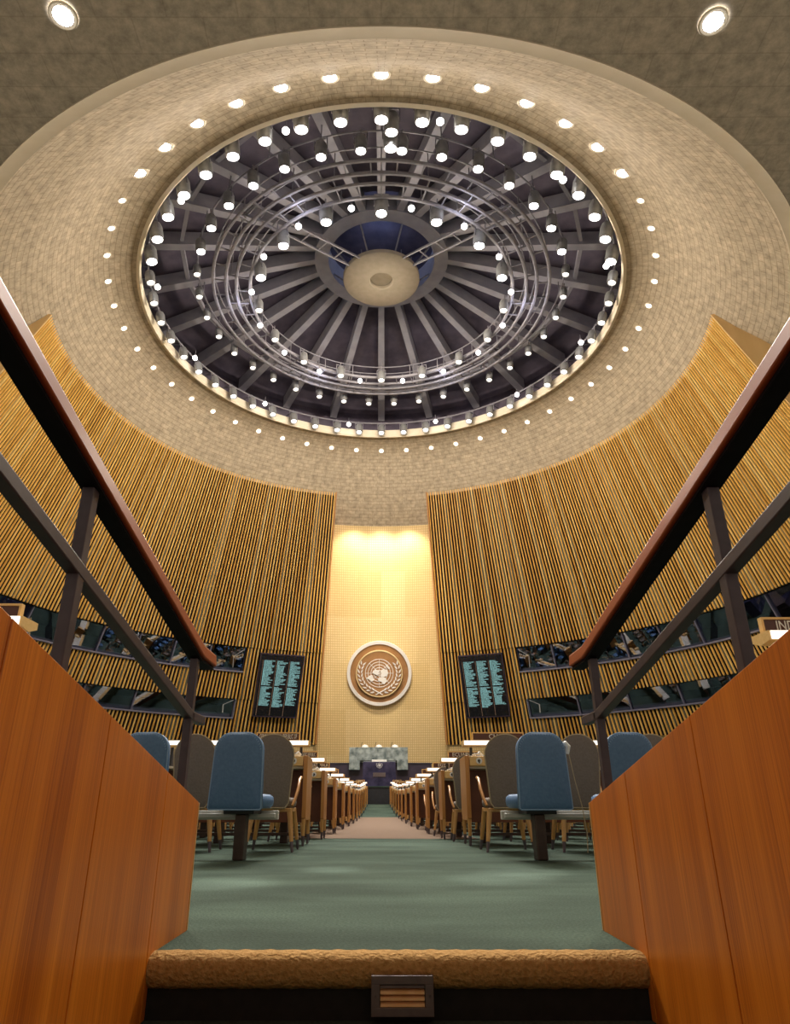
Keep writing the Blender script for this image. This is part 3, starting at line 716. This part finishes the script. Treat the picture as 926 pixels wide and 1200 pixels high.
MWE = Matrix(((ex.x, ey.x, en.x, c.x), (ex.y, ey.y, en.y, c.y), (ex.z, ey.z, en.z, c.z), (0, 0, 0, 1)))
bpy.context.view_layer.update()
emblem(em, MWE, 2.02)
tag(em, 'large round emblem with a white world map and laurel branches on the golden wall', 'emblem')

# ------------------------------------------------------------------ voting boards
NAMES = '''AFGHANISTAN ALBANIA ALGERIA ANGOLA ARGENTINA AUSTRALIA AUSTRIA BAHAMAS BAHRAIN BANGLADESH BARBADOS BELGIUM BELIZE BENIN BHUTAN BOLIVIA BOTSWANA BRAZIL BULGARIA BURMA BURUNDI CAMEROON CANADA CHAD CHILE CHINA COLOMBIA COMOROS CONGO COSTA-RICA CUBA CYPRUS CZECHOSLOVAKIA DENMARK DJIBOUTI DOMINICA ECUADOR EGYPT EL-SALVADOR ETHIOPIA FIJI FINLAND FRANCE GABON GAMBIA GHANA GREECE GRENADA GUATEMALA GUINEA GUYANA HAITI HONDURAS HUNGARY ICELAND INDIA INDONESIA IRAN IRAQ IRELAND ISRAEL ITALY IVORY-COAST JAMAICA JAPAN JORDAN KENYA KUWAIT LAOS LEBANON LESOTHO LIBERIA LUXEMBOURG MADAGASCAR MALAWI MALAYSIA MALDIVES MALI MALTA MAURITANIA MAURITIUS MEXICO MONGOLIA MOROCCO MOZAMBIQUE NEPAL NETHERLANDS NEW-ZEALAND NICARAGUA NIGER NIGERIA NORWAY OMAN PAKISTAN PANAMA PARAGUAY PERU PHILIPPINES POLAND PORTUGAL QATAR ROMANIA RWANDA SAMOA SENEGAL SINGAPORE SOMALIA SPAIN SRI-LANKA SUDAN SURINAME SWAZILAND SWEDEN SYRIA THAILAND TOGO TUNISIA TURKEY UGANDA URUGUAY VENEZUELA YEMEN ZAMBIA ZIMBABWE'''.replace('-', '\u00a0').split(' ')
def board(sgn, word):
    aL, aR = (24.4, 16.1)
    zt, zb = 8.12, 4.74
    q = lambda a, z: Vector(pol(cr_(z) - .22, sgn * a, z))
    # flat board plane from three corners
    if sgn < 0: tl, tr, bl, br_ = q(aL, zt), q(aR, zt), q(aL, zb), q(aR, zb)
    else: tl, tr, bl, br_ = q(aR, zt), q(aL, zt), q(aR, zb), q(aL, zb)
    ctr = (tl + tr + bl + br_) / 4; ex = ((tr + br_) / 2 - (tl + bl) / 2); W = ex.length; ex.normalize()
    ey = ((tl + tr) / 2 - (bl + br_) / 2); H = ey.length; ey.normalize(); en = ex.cross(ey).normalized()
    # the photo's boards lean with the slats: shear the outline a little by using the real corners
    MWm = Matrix(((ex.x, ey.x, en.x, ctr.x), (ex.y, ey.y, en.y, ctr.y), (ex.z, ey.z, en.z, ctr.z), (0, 0, 0, 1)))
    root = empty('voting_board', ctr); bpy.context.view_layer.update()
    def put(o): o.parent = root; o.matrix_parent_inverse = Matrix.Translation(ctr).inverted(); o.matrix_basis = MWm; return o
    put(MB().box(-W / 2, W / 2, -H / 2, H / 2, -.16, 0).build('face', M['boardface']))
    fb_ = MB()
    for bx in ((-W / 2 - .05, W / 2 + .05, H / 2, H / 2 + .06), (-W / 2 - .05, W / 2 + .05, -H / 2 - .06, -H / 2), (-W / 2 - .05, -W / 2, -H / 2, H / 2), (W / 2, W / 2 + .05, -H / 2, H / 2)):
        fb_.box(bx[0], bx[1], bx[2], bx[3], -.16, .03)
    put(fb_.build('frame', M['plum']))
    ln = (H * .90) / 46; y0 = H / 2 - H * .10
    dots = MB(); ni = 0
    rnd = random.Random(11 + sgn)
    names = NAMES[:] if sgn < 0 else NAMES[62:] + NAMES[:62]
    for col_ in range(3):
        xc = -W / 2 + W * (.07 + .31 * col_); V = []; F = []
        for r_ in range(46):
            y = y0 - ln * r_
            dots.box(xc - .04, xc - .01, y - ln * .28, y + ln * .12, 0, .006)
            if r_ == 21:
                tb = MB(); tb.v = V; tb.f = F; tb.m = [0] * len(F); put(tb.build('name_block', M['boardtext'])); V = []; F = []
                continue
            if r_ >= (38, 39, 37)[col_]: continue
            s = names[ni % len(names)]; ni += 1
            t_ = text_mesh(s, ln * 1.25, M['boardtext'], 't', 'LEFT', 0)
            me = t_.data; bs = len(V); sc = min(1.35, (W * .25) / max(.01, me.vertices and max(v.co.x for v in me.vertices)))
            V += [(xc + .04 + v.co.x * sc, y + v.co.y, .006) for v in me.vertices]; F += [[bs + i for i in p_.vertices] for p_ in me.polygons]
            bpy.data.objects.remove(t_)
        tb = MB(); tb.v = V; tb.f = F; tb.m = [0] * len(F); put(tb.build('name_block', M['boardtext']))
    put(dots.build('indicator_lamps', M['boarddot']))
    tag(root, 'black voting board with three columns of pale green country names on the %s slatted wall' % word, 'voting board')
board(-1, 'left'); board(1, 'right')

# ------------------------------------------------------------------ podium
SZ = CZ + .73       # stage level
stg = empty('podium_stage', (0, 39, .33))
relparent(MB().box(-1.2, 1.2, 37.9, 45.5, .30, SZ - .02).build('riser_wall', M['black']), stg)
relparent(MB().box(-5, -1.2, 38.4, 45.5, .30, SZ - .02).box(1.2, 5, 38.4, 45.5, .30, SZ - .02).build('side_block', M['plum']), stg)
relparent(MB().box(-5, 5, 37.86, 45.5, SZ - .02, SZ + .03).build('stage_floor', M['carpet']), stg)
tag(stg, 'low dark stage with a green carpeted top at the far end of the aisle', 'stage')
lc = empty('lectern', (0, 38.8, SZ + .03)); s_ = SZ + .03
LX = -.11
relparent(MB().hexa([(LX - .87, 38.55, s_), (LX + .87, 38.55, s_), (LX + .87, 39.25, s_), (LX - .87, 39.25, s_), (LX - .87, 38.5, s_ + 1.22), (LX + .87, 38.5, s_ + 1.22), (LX + .87, 39.25, s_ + 1.3), (LX - .87, 39.25, s_ + 1.3)]).build('body', M['navy'], bevel=.01), lc)
relparent(MB().hexa([(LX - .4, 38.6, s_ + 1.23), (LX + .4, 38.6, s_ + 1.23), (LX + .4, 39.1, s_ + 1.29), (LX - .4, 39.1, s_ + 1.29), (LX - .4, 38.6, s_ + 1.29), (LX + .4, 38.6, s_ + 1.29), (LX + .4, 39.1, s_ + 1.36), (LX - .4, 39.1, s_ + 1.36)]).build('reading_top', M['white']), lc)
relparent(MB().box(LX - .33, LX + .33, 38.50, 38.53, s_ + .48, s_ + .68).build('plaque', M['grille']), lc)
bpy.context.view_layer.update()
em2 = empty('lectern_emblem_holder', (0, 0, 0)); em2.name = 'emblem'; bpy.context.view_layer.update()
MWL = Matrix(((1, 0, 0, LX), (0, 0, -1, 38.495), (0, 1, 0, s_ + 1.06), (0, 0, 0, 1)))
emblem(em2, MWL, .26, False)
for c_ in [c for c in bpy.data.objects if c.parent == em2]: pass
em2.parent = lc; em2.matrix_parent_inverse = Matrix.Translation(lc.location).inverted()
tag(lc, 'dark navy marble lectern with a small pale emblem at the end of the aisle', 'lectern')
# dais and green marble desk behind
da = empty('dais', (0, 42, SZ + .03))
relparent(MB().box(-3.0, 2.8, 40.4, 44.4, s_, CZ + 1.98).build('front_wall', M['plum']), da)
relparent(MB().box(-3.05, 2.85, 40.35, 44.4, CZ + 1.98, CZ + 2.02).build('coping', M['navy']), da)
tag(da, 'plum coloured dais wall on the stage behind the lectern', 'dais')
DX = -.16
gd = empty('marble_desk', (DX, 40.5, CZ + 2.02))
g = MB().box(DX - 1.63, DX + 1.63, 39.98, 40.22, CZ + 2.12, CZ + 2.82)
relparent(g.build('front_slab', M['marble'], bevel=.008), gd)
for x in (-1.63, 1.03):
    relparent(MB().box(DX + x, DX + x + .6, 39.98, 40.34, CZ + 1.64, CZ + 2.118).build('leg', M['marble'], bevel=.008), gd)
relparent(MB().box(DX - 1.63, DX + 1.63, 40.222, 41.3, CZ + 2.03, CZ + 2.78).build('body', M['marble']), gd)
tag(gd, 'wide green-grey marble desk standing on the dais behind the lectern', 'desk')
for i, x in enumerate((-.76, .02, .93)):
    lp = empty('desk_lamp', (DX + x, 40.5, CZ + 2.8))
    MB().lathe([(.20, .0), (.185, .08), (.12, .145), (0, .17)], (0, 0, .03), 20).build('shade', M['white'], lp, smooth=True)
    MB().lathe([(0, 0), (.12, 0), (.12, .03), (0, .03)], (0, 0, 0), 16).build('base', M['black'], lp)
    MB().tube([(-.2, -.1, 0), (-.2, -.1, .2), (-.15, -.14, .32)], .015, 6).build('microphone', M['black'], lp, smooth=True)
    tag(lp, ('left', 'middle', 'right')[i] + ' white domed desk lamp with microphone on the marble desk', 'desk lamp')

# ------------------------------------------------------------------ chairs
def arch(w0, w1, h, r, n=10, cn=.82):
    """outline of a rounded-top back: half widths w0 at the bottom, w1 at the shoulder"""
    pts = [(-w0 * cn, 0), (w0 * cn, 0), (w0, .06 * cn ** -1 * (1 - cn) * 5 * h)]
    for i in range(n + 1):
        t = math.pi / 2 * i / n; pts.append((w1 - r + r * math.cos(t), h - r + r * math.sin(t) * 1.0))
    for i in range(n + 1):
        t = math.pi / 2 * (1 - i / n); pts.append((-(w1 - r + r * math.cos(t)), h - r + r * math.sin(t)))
    pts.append((-w0, .06 * cn ** -1 * (1 - cn) * 5 * h)); return pts
def back_mesh(out, thick, z0, y0, lean, curve, puff=.012):
    # front/back shells with inset rings so that the upholstery looks padded
    n = len(out); cx, cy = 0, sum(v for _, v in out) / n
    b = MB()
    def P(u, v, y): return (u, y0 - lean * v + curve * u * u - y, z0 + v)
    rings = [(1, .5), (.97, .82), (.88, 1.0), (.5, 1 + puff / thick * 1.5)]
    for sd in (1, -1):
        for k, (s, t) in enumerate(rings if sd == 1 else rings):
            for (u, v) in out: b.v.append(P(cx + (u - cx) * s, cy + (v - cy) * s, sd * thick / 2 * (t if k else 0.55)))
    K = len(rings)
    def idx(sd, k, i): return (0 if sd == 1 else K * n) + k * n + i % n
    for sd in (1, -1):
        for k in range(K - 1):
            for i in range(n):
                q = [idx(sd, k, i), idx(sd, k, i + 1), idx(sd, k + 1, i + 1), idx(sd, k + 1, i)]; b.f.append(q if sd == 1 else q[::-1]); b.m.append(0)
        q = [idx(sd, K - 1, i) for i in range(n)]; b.f.append(q if sd == 1 else q[::-1]); b.m.append(0)
    for i in range(n): b.f.append([idx(1, 0, i + 1), idx(1, 0, i), idx(-1, 0, i), idx(-1, 0, i + 1)]); b.m.append(0)
    edge = [P(u, v, thick * .30) for (u, v) in out]
    return b, edge
def cushion(w_, d, z0, z1, yc, r=.06):
    b = MB(); lv = [(0, .88), (.2, .98), (.5, 1.0), (.8, .98), (1, .86)]; n = 28
    for (t, s) in lv:
        for i in range(n):
            a = 2 * math.pi * i / n; c, s2 = math.cos(a), math.sin(a); p = .42
            b.v.append((math.copysign(abs(c) ** p, c) * w_ / 2 * s, yc + math.copysign(abs(s2) ** p, s2) * d / 2 * s, z0 + (z1 - z0) * t))
    for k in range(len(lv) - 1):
        for i in range(n): b.f.append([k * n + i, k * n + (i + 1) % n, (k + 1) * n + (i + 1) % n, (k + 1) * n + i]); b.m.append(0)
    b.f.append([i for i in range(n)][::-1]); b.m.append(0)
    t = len(b.v); b.v.append((0, yc, z1 + .012))
    for i in range(n): b.f.append([(len(lv) - 1) * n + i, (len(lv) - 1) * n + (i + 1) % n, t]); b.m.append(0)
    return b
def make_blue():
    root = empty('blue_chair')
    out = arch(.222, .205, .585, .14, 10, .95)
    b, edge = back_mesh(out, .085, .375, -.20, -.02, .35, .02)
    o = b.build('backrest', M['blue'], root, smooth=True, angle=60)
    MB().tube(edge[1:] + [edge[0], edge[1]], .007, 5, cap=False).build('piping', M['bluepipe'], o, smooth=True)
    # stitches beside the piping
    stb = MB()
    for i in range(4, len(out) - 2):
        (u0, v0), (u1, v1) = out[i], out[i + 1]; L_ = math.hypot(u1 - u0, v1 - v0); k = max(1, int(L_ / .022))
        for j in range(k):
            u, v = u0 + (u1 - u0) * j / k, v0 + (v1 - v0) * j / k; s = .945
            cyv = .3; p = (u * s, -.20 + .02 * v + .35 * u * u - .043, .375 + cyv + (v - cyv) * s)
            d = Vector((u, 0, v - cyv)).normalized() * .007; stb.bar(Vector(p) - d, Vector(p) + d, .003, .004)
    stb.build('stitching', M['bluepipe'], o)
    cushion(.42, .42, .385, .49, .05).build('seat', M['blue'], root, smooth=True, angle=50)
    MB().box(-.045, .045, -.05, .05, 0, .34).build('post', M['post'], root, bevel=.01)
    MB().box(-.13, .13, -.10, .10, .34, .384).build('seat_bracket', M['black'], root, bevel=.006)
    register(root); return root
def make_brown():
    root = empty('brown_chair')
    out = arch(.165, .20, .66, .195, 12)
    b, edge = back_mesh(out, .05, .38, -.24, .07, .9, .006)
    o = b.build('backrest', M['brown'], root, smooth=True, angle=60)
    MB().tube(edge[1:] + [edge[0], edge[1]], .008, 5, cap=False).build('piping', M['pipe'], o, smooth=True)
    cushion(.40, .44, .38, .47, .03).build('seat', M['brown'], root, smooth=True, angle=50)
    MB().box(-.19, .19, -.2, .2, .345, .378).build('seat_frame', M['oak'], root, bevel=.006)
    for sx in (-1, 1):
        for sy in (-1, 1):
            l = MB().tube([(sx * .17, sy * .17, .375), (sx * .195, sy * .20, .2), (sx * .21, sy * .22, .09)], [.026, .022, .018], 8).build('leg', M['oak'], root, smooth=True)
            MB().tube([(sx * .21, sy * .22, .09), (sx * .222, sy * .235, 0.0)], [.0175, .012], 8).build('ferrule', M['ferrule'], l, smooth=True)
        MB().tube([(sx * .20, -.20, .40), (sx * 0.220, -.15, .46), (sx * 0.235, -.05, .56), (sx * 0.235, .03, .64), (sx * 0.235, .14, .66), (sx * 0.225, .2, .655)], [.013, .014, .015, .015, .016, .012], 8).build('armrest', M['desk'], root, smooth=True)
    register(root); return root
# ------------------------------------------------------------------ desks
def make_desk(x_in, x_out, Y, Z, sgn, sign_text, label, seats):
    """desk run from the aisle end x_in outwards to x_out; Y near edge; camera side is -Y"""
    root = empty('delegate_desk', (sgn * x_in, Y + .25, Z))
    def bx(xa, xb, y0, y1, z0, z1, name, mat, bev=.004, par=None):
        a, b = sorted((sgn * xa, sgn * xb)); o = MB().box(a, b, Y + y0, Y + y1, Z + z0, Z + z1).build(name, mat, bevel=bev)
        return relparent(o, par or root)
    # end panel with taper and leg
    e = x_in
    a, b = sorted((sgn * e, sgn * (e + .045)))
    p = MB().prism([(0, .27), (.10, .25), (.46, .25), (.56, .30), (.56, .90), (0.0, .91)], lambda u, v, w: (b if w else a, Y + u, Z + v))
    relparent(p.build('end_panel', M['desk'], bevel=.006), root)
    for (u, nm) in ((.035, 'leg'), (.52, 'leg')):
        l = MB().tube([(sgn * (e + .022), Y + u, Z + .28), (sgn * (e + .022), Y + u, Z + .10)], [.024, .018], 8).build('leg', M['oak'], smooth=True); relparent(l, root)
        f = MB().tube([(sgn * (e + .022), Y + u, Z + .10), (sgn * (e + .022), Y + u, Z)], [.0175, .013], 8).build('ferrule', M['ferrule'], smooth=True)
        f.parent = l; f.matrix_parent_inverse = l.matrix_parent_inverse.copy() if False else (root.matrix_basis @ Matrix()).inverted() @ Matrix() ; f.matrix_parent_inverse = Matrix.Translation(root.location).inverted() @ Matrix.Translation(root.location)
    bx(e + .046, x_out, .07, .50, .775, .80, 'worktop', M['top'])
    bx(e + .046, x_out, .44, .47, .22, .774, 'modesty_panel', M['deskdark'])
    bx(e + .05, x_out, .05, .09, .10, .13, 'foot_rail', M['post'])
    # console boxes with earphone sockets
    nb_ = max(1, int((x_out - e) / .74)); 
    cx = e + .05
    for i in range(1):
        c_ = bx(cx, cx + .21, .0, .30, .80, .905, 'console_box', M['deskpale'], .01)
        zc = Z + .853; xc = sgn * (cx + .105)
        k = MB().lathe([(.016, 0), (.034, 0), (.034, .008), (.016, .008), (.016, 0)], (0, 0, 0), 18); k.v = [(xc + x, Y - .001 - z, zc + y) for x, y, z in k.v]
        relparent(k.build('earphone_socket', M['white']), root)
        k = MB().lathe([(0, .003), (.016, .003)], (0, 0, 0), 14); k.v = [(xc + x, Y - .002 - z, zc + y) for x, y, z in k.v]
        k.bar((xc, Y - .02, zc), (xc + sgn * .004, Y - .005, zc - .02), .012, .02); relparent(k.build('earphone_plug', M['black']), root)
        k = MB().tube([(xc + .0, Y + .12, Z + .925), (xc + .03, Y + .14, Z + .955), (xc + .06, Y + .16, Z + .925)], .011, 6).tube([(xc - .06, Y + .1, Z + .918), (xc - .01, Y + .08, Z + .93), (xc + .06, Y + .1, Z + .916)], .010, 6)
        relparent(k.build('earphone', M['white'], smooth=True), root)
    # raised lamp ledge
    a, b = sorted((sgn * (e + .03), sgn * x_out))
    lg = MB(); y0, y1 = Y + .40, Y + .58
    poly = [(0, 1.045), (.10, 1.03), (.19, 1.06), (.19, 1.10), (.0, 1.10)]
    lg.prism(poly, lambda u, v, w: (b if w else a, Y + .40 + u, Z + v)); relparent(lg.build('ledge', M['deskpale']), root)
    a2, b2 = sorted((sgn * (e + .045), sgn * (x_out - .01)))
    relparent(MB().box(a2, b2, Y + .392, Y + .4, Z + 1.05, Z + 1.097).build('lamp_strip', M['ledge']), root)
    n_ = max(1, int((x_out - e) / 1.2))
    for i in range(n_ + 1):
        xx = e + .12 + (x_out - e - .2) * i / n_; relparent(MB().box(*sorted((sgn * xx, sgn * (xx + .03))), Y + .50, Y + .53, Z + .80, Z + 1.04).build('ledge_support', M['black']), root)
    tag(root, label, 'desk')
    return root
def make_sign(text, x_in, Y, Z, sgn, wd, label):
    """name sign on top of the ledge, near the aisle end"""
    xc = sgn * (x_in + .155 + wd / 2); z0 = Z + 1.101; h = .10
    root = empty('name_sign', (xc, Y + .52, z0))
    b = MB(); x0, x1 = xc - wd / 2, xc + wd / 2; t = .013
    for q in ((x0, x1, z0, z0 + t), (x0, x1, z0 + h - t, z0 + h), (x0, x0 + t, z0 + t, z0 + h - t), (x1 - t, x1, z0 + t, z0 + h - t)): b.box(q[0], q[1], Y + .50, Y + .54, q[2], q[3])
    relparent(b.build('frame', M['deskpale']), root)
    relparent(MB().box(x0 + t, x1 - t, Y + .51, Y + .53, z0 + t, z0 + h - t).build('plate', M['sign']), root)
    o = text_mesh(text, .078, M['letter'], 'lettering', 'CENTER', .002, wd * (.66 if text == 'INDONESIA' else .86))
    o.parent = root; o.matrix_parent_inverse = Matrix.Translation(root.location).inverted(); o.matrix_basis = Matrix.Translation((xc, Y + .507, z0 + h / 2)) @ Matrix.Rotation(R(90), 4, 'X') @ Matrix.Diagonal((*o.scale, 1))
    tag(root, label, 'name sign')
    return root

XL = [.816, .817, .813, .79, .776, .756, .744, .737, .725, .705, .69, .668]
XRt = [.928, .865, .807, .74, .714, .664, .62, .58, .54, .50, .45, .41]
ORD = ['first', 'second', 'third', 'fourth', 'fifth', 'sixth', 'seventh', 'eighth', 'ninth', 'tenth', 'eleventh', 'twelfth']
SL = ['GERMANY, FEDERAL REPUBLIC OF', 'GERMAN DEMOCRATIC REPUBLIC', 'GUATEMALA', 'HUNGARY', 'KUWAIT', 'LIBERIA', 'MALTA', 'NEPAL', 'OMAN', 'PERU', 'QATAR', 'TOGO']
SR = ['CHAD', 'ECUADOR', 'EGYPT', 'FIJI', 'GABON', 'GHANA', 'GUYANA', 'ICELAND', 'IRAQ', 'JAPAN', 'KENYA', 'LAOS']
bp_, np_ = make_blue(), make_brown(); ub = un2 = False
for k in range(12):
    Y = 8.0 + 2.5 * k; nseat = 4 if k < 3 else 10
    for sgn, XS, ST, word in ((-1, XL, SL, 'left'), (1, XRt, SR, 'right')):
        xi = XS[k]; Z = fz(Y + .25); xo = xi + .3 + .74 * nseat
        make_desk(xi, xo, Y, Z, sgn, '', 'long wooden desk with a lit ledge, %s row ahead on the %s of the aisle' % (ORD[k], word), nseat)
        wd = {0: .52 if sgn < 0 else .62, 1: .50}.get(k, .42)
        make_sign(ST[k], xi if sgn > 0 else xi - .0, Y, Z, sgn, wd, 'name sign %s on the %s desk %s of the aisle' % (ST[k].title(), ORD[k], word))
        for j in range(nseat):
            # brown chair at the desk
            x = sgn * (((.235 if k == 0 else .38) if sgn < 0 else (.28 if k < 3 else .36)) + xi + (.765 if sgn < 0 else .71) * j); y = Y - .74
            o = np_ if not un2 else copy_tree(np_); un2 = True
            o.location = (x, y, fz(y)); o.rotation_euler = (0, 0, R(random.Random(k * 31 + j + (5 if sgn > 0 else 0)).uniform(-5, 5)) if k else 0)
            if k == 0 and j < 3:
                w_ = ('beside the aisle', 'second from the aisle', 'third from the aisle')[j]
                tag(o, 'taupe rounded-back chair of the nearest row, %s on the %s' % (w_, word), 'chair', 'taupe chairs at the desks')
            elif j == 0: tag(o, 'taupe rounded-back chair beside the aisle at the %s desk on the %s' % (ORD[k], word), 'chair', 'taupe chairs at the desks')
            else: tag(o, 'taupe rounded-back chair deeper in the %s row on the %s side' % (ORD[k], word), 'chair', 'taupe chairs deep in the %s %s row' % (ORD[k], word))
            # blue chair behind it
            y = Y - 1.87 if k == 0 else Y - 1.60
            x = sgn * ((1.147 if sgn < 0 else 1.29) + (xi - XS[0]) + (.78 if sgn < 0 else .73) * j)
            o = bp_ if not ub else copy_tree(bp_); ub = True
            o.location = (x, y, fz(y)); o.rotation_euler = (0, 0, -sgn * 0 + (R(-9) if sgn < 0 else R(9)) + R(random.Random(k * 17 + j).uniform(-6, 6) if k else 0))
            if k == 0 and j < 3:
                w_ = ('beside the aisle', 'second from the aisle', 'third from the aisle')[j]
                tag(o, 'blue stitched chair on a dark post in front, %s on the %s' % (w_, word), 'chair', 'blue chairs behind the desks')
            elif j == 0: tag(o, 'blue chair beside the aisle behind the %s desk row on the %s' % (ORD[k], word), 'chair', 'blue chairs behind the desks')
            else: tag(o, 'blue chair deeper in the %s row on the %s side' % (ORD[k], word), 'chair', 'blue chairs deep in the %s %s row' % (ORD[k], word))
# grey beams joining the nearest blue chairs
for sgn, x0, x1, word in ((-1, 1.147, 3.6, 'left'), (1, 1.29, 3.7, 'right')):
    bmr = MB()
    a, b = sorted((sgn * (x0 - .10 if False else x0 - .28), sgn * x1))
    bmr.box(a, b, 6.24, 6.30, .295, .365)
    bmr.box(a + .02, b - .02, 6.20, 6.24, .31, .345)
    for j in range(1, 3): xx = sgn * (x0 + .73 * j + .36); bmr.box(xx - .02, xx + .02, 6.25, 6.29, 0, .30)
    tag(bmr.build('seat_beam', M['beam'], bevel=.005), 'pale grey beam under the nearest blue chairs on the %s' % word, 'beam')
# earphone hanging on the right blue chair
eh = empty('hanging_earphone', (1.55, 6.1, .86))
relparent(MB().tube([(1.515, 6.02, .88), (1.545, 6.0, .885), (1.565, 6.0, .86), (1.555, 6.0, .80)], [.012, .02, .022, .012], 8).build('hook', M['white'], smooth=True), eh)
relparent(MB().tube([(1.565, 6.02, .84), (1.60, 6.03, .6), (1.64, 6.04, .40), (1.66, 6.05, .2), (1.65, 6.05, .06)], .004, 6).build('cord', M['pipe'], smooth=True), eh)
tag(eh, 'white earphone with a thin cord hanging at the nearest right blue chair', 'earphone')
# desks of the side platforms
for sgn, xi, text, word, pz in ((1, 2.17, 'INDONESIA', 'right', .232), (-1, 2.03, 'INDIA', 'left', .315)):
    make_desk(xi, xi + 2.2, 3.42, pz, sgn, '', 'wooden desk with a lit ledge on the raised platform at the %s edge' % word, 2)
    make_sign(text, xi - (.09 if sgn > 0 else .05), 3.42, pz, sgn, .50, 'large name sign standing on the ledge at the %s edge of the picture' % word)
